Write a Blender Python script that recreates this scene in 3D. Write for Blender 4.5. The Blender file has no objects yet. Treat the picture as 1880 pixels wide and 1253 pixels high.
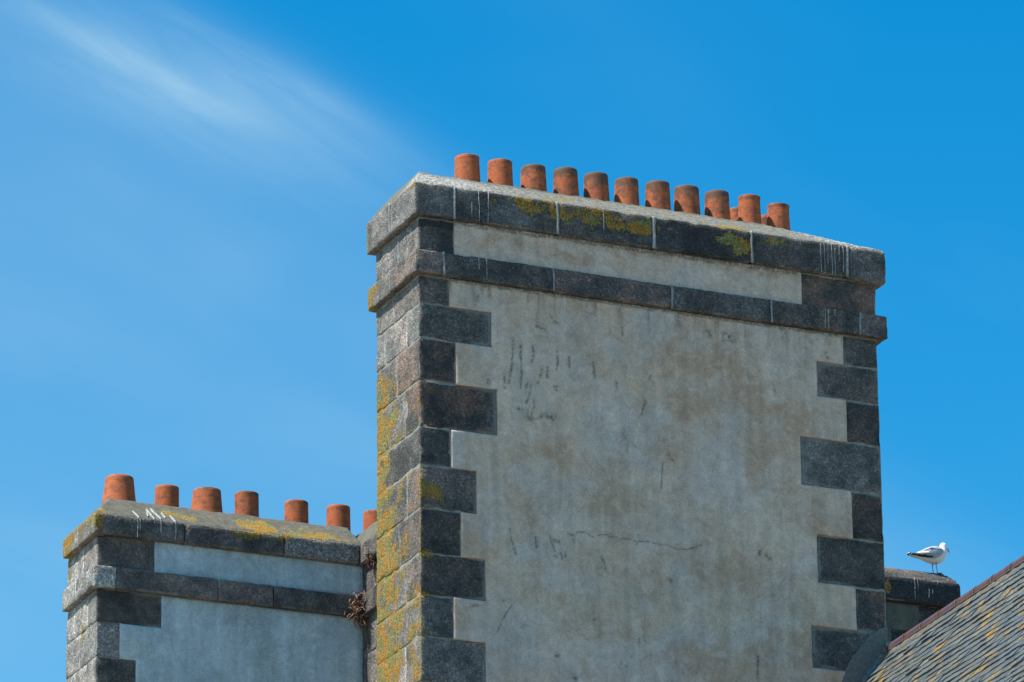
import bpy, math, random
import numpy as np
from mathutils import Vector, Matrix

random.seed(7)
SC = bpy.context.scene
COL = SC.collection
R = math.radians

# ------------------------------------------------------------------ camera
CAM_LOC = Vector((-19.883, -47.491, 1.70))
PITCH, YAW, ROLL = R(19.903), R(23.759), R(0.618)
cam_data = bpy.data.cameras.new('camera')
cam = bpy.data.objects.new('camera', cam_data)
COL.objects.link(cam)
SC.camera = cam
cam_data.sensor_width = 36.0
cam_data.lens = 36.0 * 10000.0 / 1880.0
cam_data.clip_start = 0.5
cam_data.clip_end = 6000.0
fw = Vector((math.sin(YAW) * math.cos(PITCH), math.cos(YAW) * math.cos(PITCH), math.sin(PITCH)))
rt = Vector((math.cos(YAW), -math.sin(YAW), 0.0))
up = rt.cross(fw)
rt2 = rt * math.cos(ROLL) - up * math.sin(ROLL)
up2 = rt * math.sin(ROLL) + up * math.cos(ROLL)
M3 = Matrix((rt2, up2, -fw)).transposed()
cam.matrix_world = Matrix.Translation(CAM_LOC) @ M3.to_4x4()

# ------------------------------------------------------------------ sun, sky, exposure
SUN_EL, SUN_OFF = R(61.0), R(2.0)          # sun stands over -X, a touch behind the fronts
sun_dir = Vector((-math.cos(SUN_OFF) * math.cos(SUN_EL), math.sin(SUN_OFF) * math.cos(SUN_EL), math.sin(SUN_EL)))
sd = bpy.data.lights.new('sun', 'SUN')
sd.energy = 4.9
sd.angle = R(0.5)
sd.color = (1.0, 0.935, 0.815)
sun = bpy.data.objects.new('sun', sd)
COL.objects.link(sun)
sun.rotation_euler = sun_dir.to_track_quat('Z', 'Y').to_euler()
SC.view_settings.view_transform = 'Standard'
SC.view_settings.look = 'None'
SC.view_settings.gamma = 1.0
SC.view_settings.use_curve_mapping = False
SC.view_settings.exposure = 0.75
SC.render.engine = 'CYCLES'

world = bpy.data.worlds.new('World')
SC.world = world
world.use_nodes = True


class NT:
    """small helper round a node tree"""
    def __init__(s, nt):
        s.nt = nt
        s.n = nt.nodes
        s.l = nt.links

    def new(s, t, **kw):
        n = s.n.new(t)
        for k, v in kw.items():
            setattr(n, k, v)
        return n

    def put(s, sock, v):
        if hasattr(v, 'links') or isinstance(v, bpy.types.NodeSocket):
            s.l.new(v, sock)
        elif isinstance(v, (tuple, list)) and len(v) == 3 and sock.type == 'RGBA':
            sock.default_value = (*v, 1.0)
        else:
            sock.default_value = v

    def m(s, op, a, b=None, c=None, clamp=False):
        n = s.new('ShaderNodeMath', operation=op)
        n.use_clamp = clamp
        s.put(n.inputs[0], a)
        if b is not None:
            s.put(n.inputs[1], b)
        if c is not None:
            s.put(n.inputs[2], c)
        return n.outputs[0]

    def ramp(s, v, lo, hi, a=0.0, b=1.0, smooth=True):
        n = s.new('ShaderNodeMapRange')
        n.interpolation_type = 'SMOOTHSTEP' if smooth else 'LINEAR'
        s.put(n.inputs[0], v)
        for i, q in enumerate((lo, hi, a, b)):
            s.put(n.inputs[i + 1], q)
        return n.outputs[0]

    def mix(s, f, a, b, mode='MIX'):
        n = s.new('ShaderNodeMix', data_type='RGBA', blend_type=mode)
        s.put(n.inputs[0], f)
        s.put(n.inputs[6], a)
        s.put(n.inputs[7], b)
        return n.outputs[2]

    def scale(s, col, f):
        n = s.new('ShaderNodeVectorMath', operation='SCALE')
        s.put(n.inputs[0], col)
        s.put(n.inputs[3], f)
        return n.outputs[0]

    def noise(s, vec, sc, det=4.0, rough=0.55, dist=0.0):
        n = s.new('ShaderNodeTexNoise')
        s.put(n.inputs['Vector'], vec)
        n.inputs['Scale'].default_value = sc
        n.inputs['Detail'].default_value = det
        n.inputs['Roughness'].default_value = rough
        n.inputs['Distortion'].default_value = dist
        return n.outputs[0]

    def voro(s, vec, sc, feat='F1'):
        n = s.new('ShaderNodeTexVoronoi', feature=feat)
        s.put(n.inputs['Vector'], vec)
        n.inputs['Scale'].default_value = sc
        return n

    def mapping(s, vec, scale=(1, 1, 1), loc=(0, 0, 0)):
        n = s.new('ShaderNodeMapping')
        s.put(n.inputs[0], vec)
        n.inputs['Scale'].default_value = scale
        n.inputs['Location'].default_value = loc
        return n.outputs[0]


# --- sky with thin cirrus, drawn by direction on a high flat cloud layer
W = NT(world.node_tree)
W.n.clear()
sky = W.new('ShaderNodeTexSky', sky_type='NISHITA')
sky.sun_disc = False
sky.sun_elevation = SUN_EL
sky.sun_rotation = math.atan2(sun_dir.x, sun_dir.y)
sky.altitude = 0.0
sky.air_density = 1.0
sky.dust_density = 0.35
sky.ozone_density = 2.2
geo = W.new('ShaderNodeTexCoord')
sep = W.new('ShaderNodeSeparateXYZ')
W.l.new(geo.outputs['Generated'], sep.inputs[0])
dz = W.m('MAXIMUM', sep.outputs[2], 0.03)
px = W.m('DIVIDE', sep.outputs[0], dz)
py = W.m('DIVIDE', sep.outputs[1], dz)
# cirrus fibres run along (0.795, 0.607) on the layer
CA, SA = 0.795, 0.607
ox, oy = 0.8259, 2.2672
dx_ = W.m('SUBTRACT', px, ox)
dy_ = W.m('SUBTRACT', py, oy)
uu = W.m('ADD', W.m('MULTIPLY', dx_, CA), W.m('MULTIPLY', dy_, SA))
vv = W.m('ADD', W.m('MULTIPLY', dx_, -SA), W.m('MULTIPLY', dy_, CA))
comb = W.new('ShaderNodeCombineXYZ')
W.l.new(uu, comb.inputs[0])
W.l.new(vv, comb.inputs[1])
fib = W.noise(W.mapping(comb.outputs[0], (6.5, 32.0, 1)), 1.0, 5.0, 0.52, 0.6)
puff = W.noise(W.mapping(comb.outputs[0], (2.5, 5.0, 1), (3.1, 0.7, 0)), 1.0, 3.0, 0.5, 0.3)


def band(vc, wv, uc, wu, amp):
    a = W.m('DIVIDE', W.m('SUBTRACT', vv, vc), wv)
    b = W.m('DIVIDE', W.m('SUBTRACT', uu, uc), wu)
    e = W.m('ADD', W.m('MULTIPLY', a, a), W.m('MULTIPLY', b, b))
    return W.m('MULTIPLY', W.m('EXPONENT', W.m('MULTIPLY', e, -1.0)), amp)


FIBRES = [(0.000, 0.010, -0.02, 0.085, 0.17), (0.004, 0.042, -0.02, 0.13, 0.19), (-0.050, 0.015, 0.02, 0.12, 0.15),
          (-0.022, 0.045, 0.05, 0.16, 0.12)]
tot = None
for b_ in FIBRES:
    t_ = band(*b_)
    tot = t_ if tot is None else W.m('ADD', tot, t_)
wisps = W.m('MULTIPLY', tot, W.ramp(fib, 0.25, 0.75, 0.62, 1.25))
veil = W.m('MULTIPLY', W.m('MULTIPLY', W.ramp(vv, -0.10, 0.12), W.ramp(vv, 3.0, 1.0)), W.ramp(puff, 0.25, 0.75, 0.15, 0.22))
allover = W.m('MULTIPLY', W.ramp(puff, 0.45, 0.8), 0.03)
cir = W.m('MINIMUM', W.m('ADD', W.m('ADD', wisps, veil), allover), 0.8)
hs = W.new('ShaderNodeHueSaturation')
hs.inputs['Saturation'].default_value = 1.515
W.l.new(sky.outputs[0], hs.inputs['Color'])
tint = W.mix(1.0, hs.outputs[0], (0.9, 1.20, 1.03), 'MULTIPLY')
cl = W.mix(cir, tint, (3.3, 4.75, 5.3))
bg = W.new('ShaderNodeBackground')
W.l.new(cl, bg.inputs[0])
bg.inputs[1].default_value = 0.104
wo = W.new('ShaderNodeOutputWorld')
W.l.new(bg.outputs[0], wo.inputs[0])


# ------------------------------------------------------------------ numpy noise
def _hash(ix, iy, iz, seed):
    h = (ix.astype(np.int64) * 374761393 + iy.astype(np.int64) * 668265263 + iz.astype(np.int64) * 2147483647 + seed * 1274126177) & 0xffffffff
    h = ((h ^ (h >> 13)) * 1274126177) & 0xffffffff
    h = ((h ^ (h >> 16)) * 2246822519) & 0xffffffff
    return ((h ^ (h >> 15)) & 0xffff) / 65535.0


def vnoise(p, seed=0):
    i = np.floor(p)
    f = p - i
    f = f * f * (3 - 2 * f)
    r = 0
    for a in (0, 1):
        for b in (0, 1):
            for c in (0, 1):
                w = (f[:, 0] if a else 1 - f[:, 0]) * (f[:, 1] if b else 1 - f[:, 1]) * (f[:, 2] if c else 1 - f[:, 2])
                r = r + w * _hash(i[:, 0] + a, i[:, 1] + b, i[:, 2] + c, seed)
    return r


def fbm(p, oct=4, seed=0):
    p = np.asarray(p, float)
    r, a, s = 0, 0.5, 0
    for o in range(oct):
        r = r + a * vnoise(p * (2 ** o) + 17.3 * o, seed + o)
        s += a
        a *= 0.5
    return r / s * 2 - 1          # about -1..1


def sstep(x, a, b):
    t = np.clip((x - a) / (b - a), 0, 1)
    return t * t * (3 - 2 * t)


def gauss(p, c, s):
    q = 0
    for k in range(len(c)):
        q = q + ((p[k] - c[k]) / s[k]) ** 2
    return np.exp(-q)


# ------------------------------------------------------------------ object helpers
def tag(o, label=None, cat=None, group=None, kind=None):
    if label: o['label'] = label
    if cat: o['category'] = cat
    if group: o['group'] = group
    if kind: o['kind'] = kind
    return o


def mesh_obj(name, V, F, mat, parent=None, smooth=True, attr=None, color=None):
    me = bpy.data.meshes.new(name)
    me.from_pydata([tuple(map(float, v)) for v in V] if not isinstance(V, list) else V, [], F if isinstance(F, list) else F.tolist())
    me.update()
    if attr is not None:
        for an, arr in attr.items():
            a = me.attributes.new(an, 'FLOAT_COLOR', 'POINT')
            full = np.ones((len(me.vertices), 4), np.float32)
            full[:, :arr.shape[1]] = arr
            a.data.foreach_set('color', full.ravel())
    me.shade_smooth() if smooth else None
    if mat: me.materials.append(mat)
    o = bpy.data.objects.new(name, me)
    COL.objects.link(o)
    if parent: o.parent = parent
    if color: o.color = color
    return o


def empty(name, loc=(0, 0, 0), rz=0.0):
    o = bpy.data.objects.new(name, None)
    o.location = loc
    o.rotation_euler = (0, 0, rz)
    o.empty_display_size = 0.2
    COL.objects.link(o)
    return o


def child_of_world(o, parent):
    """parent keeps its own location: meshes are given in world coordinates"""
    o.parent = parent
    o.location = -parent.location
    return o


def lines(lo, hi, r, step):
    n = max(1, int(round((hi - lo - 2 * r) / step)))
    mid = np.linspace(lo + r, hi - r, n + 1)
    return np.concatenate([[lo, lo + 0.35 * r], mid, [hi - 0.35 * r, hi]])


def stone_mesh(b, r=0.012, res=(0.03, 0.03, 0.03), amp=0.003, seed=0, rough=1.0, bow=0.0):
    """rounded, slightly chipped block; returns verts, faces, outward factor for edges"""
    lo = np.array([b[0], b[2], b[4]], float)
    hi = np.array([b[1], b[3], b[5]], float)
    ax = [lines(lo[k], hi[k], r, res[k]) for k in range(3)]
    idx = {}
    P = []
    F = []
    n = [len(a) for a in ax]

    def vid(i, j, k):
        key = (i, j, k)
        if key not in idx:
            idx[key] = len(P)
            P.append((ax[0][i], ax[1][j], ax[2][k]))
        return idx[key]
    for side in (0, 1):
        k = 0 if side == 0 else n[2] - 1
        for i in range(n[0] - 1):
            for j in range(n[1] - 1):
                q = [vid(i, j, k), vid(i + 1, j, k), vid(i + 1, j + 1, k), vid(i, j + 1, k)]
                F.append(q if side else q[::-1])
        j = 0 if side == 0 else n[1] - 1
        for i in range(n[0] - 1):
            for k in range(n[2] - 1):
                q = [vid(i, j, k), vid(i + 1, j, k), vid(i + 1, j, k + 1), vid(i, j, k + 1)]
                F.append(q if not side else q[::-1])
        i = 0 if side == 0 else n[0] - 1
        for j in range(n[1] - 1):
            for k in range(n[2] - 1):
                q = [vid(i, j, k), vid(i, j + 1, k), vid(i, j + 1, k + 1), vid(i, j, k + 1)]
                F.append(q[::-1] if not side else q)
    P = np.array(P)
    inn = np.clip(P, lo + r, hi - r)
    d = P - inn
    ln = np.linalg.norm(d, axis=1)
    dn = d / np.maximum(ln, 1e-9)[:, None]
    nz = (np.abs(d) > 1e-6).sum(1)
    Q = inn + dn * r
    edge_d = np.sort(np.minimum(P - lo, hi - P), axis=1)[:, 1]     # distance to the nearest arris of the face
    big = fbm(P * 2.2 + seed * 3.7, 2, seed)
    fine = fbm(P * 16 + seed * 1.3, 3, seed + 5)
    chip = np.clip(fbm(P * 9 + seed * 2.1, 3, seed + 11) - 0.05, 0, 1) * np.exp(-(edge_d / 0.018) ** 2)
    off = (big * amp * 0.8 + fine * amp) * rough - chip * 0.030 * rough + bow * np.clip(1 - nz * 0.4, 0, 1)
    Q = Q + dn * off[:, None]
    for ax_i in (0, 2):
        Q[:, ax_i] += fbm(P * 5.5 + 31 * ax_i + seed * 0.37, 3, seed + 19) * 0.0055 * rough
    return Q, F, edge_d


# mask channels: R lichen, G pale mortar smear, B black staining
def granite_mask(Q, edge_d, lich=None, smear=None, dark=None):
    m = np.zeros((len(Q), 4))
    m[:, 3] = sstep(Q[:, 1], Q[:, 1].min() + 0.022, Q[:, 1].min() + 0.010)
    if lich is not None:
        brk = 0.95 + 1.0 * fbm(Q * 8.0, 4, 91)
        m[:, 0] = np.clip(lich(Q[:, 0], Q[:, 1], Q[:, 2]) * np.clip(brk, 0.25, 1.35), 0, 1)
    base = np.exp(-(edge_d / 0.026) ** 2) * (0.38 + 0.5 * fbm(Q * 6, 2, 71))
    if smear is not None: base = base + smear(Q[:, 0], Q[:, 1], Q[:, 2])
    m[:, 1] = np.clip(base, 0, 1)
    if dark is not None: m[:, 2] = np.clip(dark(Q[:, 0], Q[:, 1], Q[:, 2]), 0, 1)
    return m


# ------------------------------------------------------------------ materials
def new_mat(name):
    m = bpy.data.materials.new(name)
    m.use_nodes = True
    t = NT(m.node_tree)
    t.n.clear()
    bs = t.new('ShaderNodeBsdfPrincipled')
    out = t.new('ShaderNodeOutputMaterial')
    t.l.new(bs.outputs[0], out.inputs[0])
    bs.inputs['Roughness'].default_value = 0.9
    bs.inputs['Specular IOR Level'].default_value = 0.25
    return m, t, bs


def bump(t, bs, h, strength=0.6, dist=0.01, prev=None):
    b = t.new('ShaderNodeBump')
    b.inputs['Strength'].default_value = strength
    b.inputs['Distance'].default_value = dist
    t.put(b.inputs['Height'], h)
    if prev is not None: t.l.new(prev, b.inputs['Normal'])
    t.l.new(b.outputs[0], bs.inputs['Normal'])
    return b.outputs[0]


def lichen_layer(t, col, P, dens, scale=1.0, relief=None):
    """ochre and olive crusts where dens is high"""
    n1 = t.noise(P, 21 * scale, 6, 0.7, 0.3)
    n2 = t.noise(P, 70 * scale, 3, 0.6)
    n3 = t.noise(P, 6 * scale, 2, 0.5)
    thr = t.m('SUBTRACT', 0.80, t.m('MULTIPLY', dens, 0.45))
    v = t.m('ADD', t.m('MULTIPLY', n1, 0.55), t.m('MULTIPLY', n2, 0.45))
    mask = t.ramp(v, thr, t.m('ADD', thr, 0.05))
    mask = t.m('MULTIPLY', mask, t.ramp(dens, 0.02, 0.12))
    lc = t.mix(t.ramp(n3, 0.4, 0.6), (0.235, 0.215, 0.06), (0.38, 0.20, 0.022))
    lc = t.mix(t.ramp(n2, 0.35, 0.7), t.scale(lc, 0.45), t.scale(lc, 1.15))
    lc = t.mix(t.m('MULTIPLY', t.ramp(t.noise(P, 33, 3, 0.6), 0.56, 0.66), 0.7), lc, (0.27, 0.28, 0.23))
    return t.mix(mask, col, lc), mask


def make_granite():
    m, t, bs = new_mat('granite')
    P = t.new('ShaderNodeNewGeometry').outputs['Position']
    oi = t.new('ShaderNodeObjectInfo')
    oc = t.new('ShaderNodeSeparateColor')
    t.l.new(oi.outputs['Color'], oc.inputs[0])
    tone_front, warm, spk = oc.outputs[0], oc.outputs[1], oc.outputs[2]
    at = t.new('ShaderNodeAttribute', attribute_name='mask')
    ms = t.new('ShaderNodeSeparateColor')
    t.l.new(at.outputs['Color'], ms.inputs[0])
    offs = t.new('ShaderNodeVectorMath', operation='ADD')
    t.l.new(P, offs.inputs[0])
    sc = t.new('ShaderNodeCombineXYZ')
    t.l.new(t.m('MULTIPLY', oi.outputs['Random'], 40.0), sc.inputs[0])
    t.l.new(sc.outputs[0], offs.inputs[1])
    PO = offs.outputs[0]
    g1 = t.noise(PO, 62, 3, 0.8)
    g2 = t.voro(PO, 58).outputs['Color']
    gs = t.new('ShaderNodeSeparateColor')
    t.l.new(g2, gs.inputs[0])
    w1 = t.noise(PO, 3.2, 4, 0.6, 0.3)
    w2 = t.noise(PO, 11, 4, 0.65)
    # front face takes the front tone, other faces the side tone, ragged between
    front_mix = t.ramp(t.m('ADD', at.outputs['Alpha'], t.m('MULTIPLY', t.m('SUBTRACT', w2, 0.5), 0.9)), 0.35, 0.65)
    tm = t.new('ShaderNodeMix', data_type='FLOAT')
    t.l.new(front_mix, tm.inputs[0])
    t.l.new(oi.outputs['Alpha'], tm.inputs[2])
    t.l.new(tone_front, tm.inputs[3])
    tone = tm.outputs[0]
    # crystals
    cr = t.m('ADD', t.m('MULTIPLY', t.ramp(g1, 0.34, 0.66, smooth=False), 0.6), t.m('MULTIPLY', gs.outputs[0], 0.4))
    lowm = t.m('SUBTRACT', 1.0, t.m('MULTIPLY', spk, 1.15))
    highm = t.m('ADD', 1.0, t.m('MULTIPLY', spk, 1.7))
    k = t.m('ADD', lowm, t.m('MULTIPLY', cr, t.m('SUBTRACT', highm, lowm)))
    cool = t.mix(t.ramp(w2, 0.35, 0.65), (0.97, 1.0, 1.0), (1.06, 1.0, 0.90))
    warmc = t.mix(t.ramp(gs.outputs[1], 0.4, 0.6), (1.68, 0.95, 0.74), (1.30, 1.01, 0.80))
    wm = t.m('MULTIPLY', warm, t.ramp(w1, 0.38, 0.58))
    c = t.mix(wm, cool, warmc)
    c = t.scale(c, t.m('MULTIPLY', tone, k))
    c = t.scale(c, t.ramp(w1, 0.28, 0.72, 0.55, 1.45))
    c = t.scale(c, t.ramp(w2, 0.25, 0.75, 0.82, 1.2))
    glint = t.m('MULTIPLY', t.ramp(gs.outputs[2], 0.80, 0.86), t.m('MULTIPLY', spk, 0.85))
    c = t.scale(c, t.m('ADD', 0.97, glint))
    # black crust
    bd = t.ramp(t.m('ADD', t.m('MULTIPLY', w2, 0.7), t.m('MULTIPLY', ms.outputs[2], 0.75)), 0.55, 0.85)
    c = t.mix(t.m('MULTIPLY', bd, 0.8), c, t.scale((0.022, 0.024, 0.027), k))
    # mortar smear
    sm = t.m('ADD', t.m('MULTIPLY', t.noise(P, 18, 5, 0.7), 0.6), t.m('MULTIPLY', ms.outputs[1], 0.75))
    c = t.mix(t.m('MULTIPLY', t.ramp(sm, 0.50, 0.88), 0.58), c, (0.27, 0.28, 0.275))
    # pin-head white crustose lichen
    pv = t.voro(P, 42)
    dots = t.m('MULTIPLY', t.ramp(pv.outputs['Distance'], 0.24, 0.16), t.ramp(t.noise(P, 5, 3, 0.6), 0.55, 0.66))
    c = t.mix(t.m('MULTIPLY', dots, 0.55), c, (0.36, 0.37, 0.33))
    c, lm = lichen_layer(t, c, P, ms.outputs[0])
    t.l.new(c, bs.inputs['Base Color'])
    h = t.m('ADD', t.m('ADD', t.m('MULTIPLY', g1, 0.5), t.m('MULTIPLY', t.noise(PO, 34, 3, 0.65), 1.1)), t.m('MULTIPLY', lm, 0.5))
    bump(t, bs, h, 0.95, 0.018)
    bs.inputs['Specular IOR Level'].default_value = 0.3
    bs.inputs['Roughness'].default_value = 0.82
    return m


def make_render(name, base, warmc, palec, cool):
    m, t, bs = new_mat(name)
    P = t.new('ShaderNodeNewGeometry').outputs['Position']
    at = t.new('ShaderNodeAttribute', attribute_name='mask')
    ms = t.new('ShaderNodeSeparateColor')
    t.l.new(at.outputs['Color'], ms.inputs[0])
    a = t.noise(P, 1.3, 5, 0.6, 0.6)
    b = t.noise(P, 3.6, 6, 0.62, 0.3)
    f = t.noise(P, 60, 3, 0.65)
    g = t.noise(P, 150, 2, 0.7)
    wv = t.m('ADD', t.m('MULTIPLY', b, 1.0), t.m('MULTIPLY', ms.outputs[0], 0.34))
    c = t.mix(t.ramp(a, 0.35, 0.65), base, cool)
    c = t.mix(t.m('MULTIPLY', t.ramp(wv, 0.42, 0.84), 0.8), c, warmc)
    pv = t.m('ADD', t.m('MULTIPLY', t.noise(P, 4.4, 5, 0.62, 0.4), 1.0), t.m('MULTIPLY', ms.outputs[2], 0.22))
    c = t.mix(t.m('MULTIPLY', t.ramp(pv, 0.50, 0.74), 0.6), c, palec)
    blot = t.noise(P, 9.5, 5, 0.6, 0.9)
    c = t.scale(c, t.ramp(blot, 0.3, 0.7, 0.88, 1.10))
    # vertical rain wash
    stv = t.noise(t.mapping(P, (7, 7, 0.55)), 1.0, 4, 0.6)
    c = t.scale(c, t.ramp(stv, 0.3, 0.7, 0.88, 1.08))
    c = t.scale(c, t.ramp(f, 0.3, 0.7, 0.86, 1.12))
    c = t.scale(c, t.ramp(g, 0.3, 0.7, 0.88, 1.10))
    cz = t.new('ShaderNodeTexVoronoi', feature='DISTANCE_TO_EDGE')
    t.l.new(P, cz.inputs['Vector'])
    cz.inputs['Scale'].default_value = 5.5
    craze = t.m('MULTIPLY', t.ramp(cz.outputs['Distance'], 0.035, 0.008), t.ramp(t.noise(P, 1.9, 4, 0.6), 0.54, 0.64))
    c = t.scale(c, t.m('SUBTRACT', 1.0, t.m('MULTIPLY', craze, 0.16)))
    # black specks and the marks carried by the mesh
    sp = t.m('MULTIPLY', t.ramp(t.voro(P, 20).outputs['Distance'], 0.15, 0.06), t.ramp(t.noise(P, 3.3, 5, 0.65), 0.50, 0.62))
    dk = t.m('MULTIPLY', ms.outputs[1], t.ramp(t.noise(P, 45, 3, 0.7), 0.32, 0.55))
    dk = t.m('MAXIMUM', dk, t.m('MULTIPLY', sp, 0.75))
    c = t.mix(t.m('MULTIPLY', dk, 0.8, clamp=True), c, (0.045, 0.055, 0.048))
    t.l.new(c, bs.inputs['Base Color'])
    h = t.m('ADD', t.m('MULTIPLY', f, 0.6), t.m('MULTIPLY', g, 0.4))
    bump(t, bs, h, 0.35, 0.006)
    return m


def make_mortar(name, col, lich=True, rough=0.5):
    m, t, bs = new_mat(name)
    P = t.new('ShaderNodeNewGeometry').outputs['Position']
    n = t.noise(P, 14, 5, 0.65)
    f = t.noise(P, 80, 3, 0.7)
    c = t.scale(col, t.ramp(n, 0.3, 0.7, 0.72, 1.15))
    c = t.scale(c, t.ramp(f, 0.3, 0.7, 0.75, 1.22))
    if lich:
        at = t.new('ShaderNodeAttribute', attribute_name='mask')
        ms = t.new('ShaderNodeSeparateColor')
        t.l.new(at.outputs['Color'], ms.inputs[0])
        c = t.mix(t.m('MULTIPLY', t.ramp(t.noise(P, 22, 5, 0.7), 0.55, 0.68), 0.55), c, (0.13, 0.13, 0.11))
        c = t.mix(t.m('MULTIPLY', ms.outputs[1], t.ramp(t.noise(P, 30, 4, 0.7), 0.42, 0.58)), c, (0.50, 0.50, 0.48))
        c, lm = lichen_layer(t, c, P, ms.outputs[0])
        h = t.m('ADD', t.m('MULTIPLY', f, 0.5), t.m('ADD', n, t.m('MULTIPLY', lm, 0.5)))
    else:
        h = t.m('ADD', t.m('MULTIPLY', f, 0.5), n)
    t.l.new(c, bs.inputs['Base Color'])
    bump(t, bs, h, rough, 0.01)
    return m


def make_terracotta():
    m, t, bs = new_mat('terracotta')
    tc = t.new('ShaderNodeTexCoord').outputs['Object']
    oi = t.new('ShaderNodeObjectInfo')
    oc = t.new('ShaderNodeSeparateColor')
    t.l.new(oi.outputs['Color'], oc.inputs[0])
    P = t.new('ShaderNodeNewGeometry').outputs['Position']
    sp = t.new('ShaderNodeSeparateXYZ')
    t.l.new(tc, sp.inputs[0])
    n = t.noise(P, 7, 4, 0.6)
    c = t.mix(t.ramp(n, 0.3, 0.7), (0.45, 0.118, 0.039), (0.36, 0.086, 0.031))
    c = t.mix(oc.outputs[1], c, (0.47, 0.13, 0.050))
    # turning rings
    ring = t.noise(t.mapping(tc, (1.5, 1.5, 75), (0, 0, 0)), 1.0, 3, 0.6)
    c = t.scale(c, t.ramp(ring, 0.25, 0.75, 0.84, 1.14))
    # pale bloom
    bl = t.m('MULTIPLY', t.ramp(t.noise(P, 16, 5, 0.7), 0.55, 0.7), oc.outputs[2])
    c = t.mix(t.m('MULTIPLY', bl, 0.5), c, (0.42, 0.21, 0.125))
    # soot and dark lichen, thickest near the rim
    rim = t.ramp(sp.outputs[2], 0.24, 0.40)
    dv = t.m('ADD', t.m('MULTIPLY', t.noise(P, 13, 6, 0.75), 1.15), t.m('MULTIPLY', t.m('ADD', t.m('MULTIPLY', rim, 0.26), 0.06), oc.outputs[0]))
    c = t.mix(t.m('MULTIPLY', t.ramp(dv, 0.53, 0.80), 0.88), c, (0.085, 0.060, 0.042))
    spk = t.m('MULTIPLY', t.ramp(t.voro(P, 24).outputs['Distance'], 0.17, 0.1), t.ramp(t.noise(P, 4, 2), 0.45, 0.6))
    c = t.mix(t.m('MULTIPLY', spk, 0.7), c, (0.06, 0.04, 0.03))
    # grimy foot
    ft = t.ramp(t.m('ADD', sp.outputs[2], t.m('MULTIPLY', t.noise(P, 20, 3), 0.06)), 0.085, 0.05)
    c = t.mix(t.m('MULTIPLY', ft, 0.6), c, (0.16, 0.13, 0.10))
    t.l.new(c, bs.inputs['Base Color'])
    h = t.m('ADD', ring, t.m('MULTIPLY', t.noise(P, 60, 3, 0.7), 0.4))
    bump(t, bs, h, 0.35, 0.004)
    bs.inputs['Roughness'].default_value = 0.75
    return m


def make_slate():
    m, t, bs = new_mat('slate')
    P = t.new('ShaderNodeNewGeometry').outputs['Position']
    oi = t.new('ShaderNodeObjectInfo')
    oc = t.new('ShaderNodeSeparateColor')
    t.l.new(oi.outputs['Color'], oc.inputs[0])
    tc = t.new('ShaderNodeTexCoord').outputs['Object']
    r = oc.outputs[0]
    cr = t.new('ShaderNodeValToRGB')
    cr.color_ramp.interpolation = 'LINEAR'
    el = cr.color_ramp.elements
    el[0].position, el[0].color = 0.0, (0.070, 0.092, 0.105, 1)
    el[1].position, el[1].color = 1.0, (0.165, 0.18, 0.16, 1)
    for p_, c_ in ((0.25, (0.088, 0.118, 0.140, 1)), (0.5, (0.092, 0.122, 0.142, 1)), (0.75, (0.110, 0.132, 0.130, 1)), (0.9, (0.118, 0.115, 0.108, 1))):
        e = el.new(p_)
        e.color = c_
    ta = t.new('ShaderNodeAttribute', attribute_name='tone')
    t.l.new(t.m('FRACT', t.m('ADD', r, ta.outputs['Fac'])), cr.inputs[0])
    c = cr.outputs[0]
    grain = t.noise(t.mapping(P, (9, 30, 9)), 1.0, 5, 0.7)
    c = t.scale(c, t.ramp(grain, 0.25, 0.75, 0.42, 0.92))
    c = t.scale(c, t.ramp(t.noise(P, 50, 4, 0.7), 0.3, 0.7, 0.8, 1.2))
    c = t.mix(t.m('MULTIPLY', t.ramp(t.noise(P, 13, 5, 0.7), 0.55, 0.75), 0.35), c, (0.15, 0.14, 0.10))
    # white streaks
    c = t.mix(t.m('MULTIPLY', t.ramp(t.noise(t.mapping(P, (22, 40, 22)), 1.0, 3, 0.6), 0.68, 0.76), 0.6), c, (0.5, 0.52, 0.5))
    dens = t.m('ADD', t.m('MULTIPLY', t.ramp(t.noise(P, 3.3, 4, 0.65, 0.4), 0.46, 0.64), 0.76), t.m('MULTIPLY', oc.outputs[1], 0.75))
    c, lm = lichen_layer(t, c, P, dens, 0.8)
    c = t.mix(t.m('MULTIPLY', lm, 0.45), c, (0.24, 0.115, 0.012))
    t.l.new(c, bs.inputs['Base Color'])
    h = t.m('ADD', grain, t.m('MULTIPLY', t.noise(P, 60, 4, 0.7), 0.6))
    bump(t, bs, h, 0.5, 0.006)
    bs.inputs['Roughness'].default_value = 0.62
    bs.inputs['Specular IOR Level'].default_value = 0.4
    return m


def make_plain(name, col, rough=0.8, nscale=20, var=0.2, spec=0.25, bmp=0.2):
    m, t, bs = new_mat(name)
    P = t.new('ShaderNodeNewGeometry').outputs['Position']
    n = t.noise(P, nscale, 4, 0.6)
    c = t.scale(col, t.ramp(n, 0.3, 0.7, 1 - var, 1 + var))
    t.l.new(c, bs.inputs['Base Color'])
    bs.inputs['Roughness'].default_value = rough
    bs.inputs['Specular IOR Level'].default_value = spec
    if bmp: bump(t, bs, n, bmp, 0.006)
    return m


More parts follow.
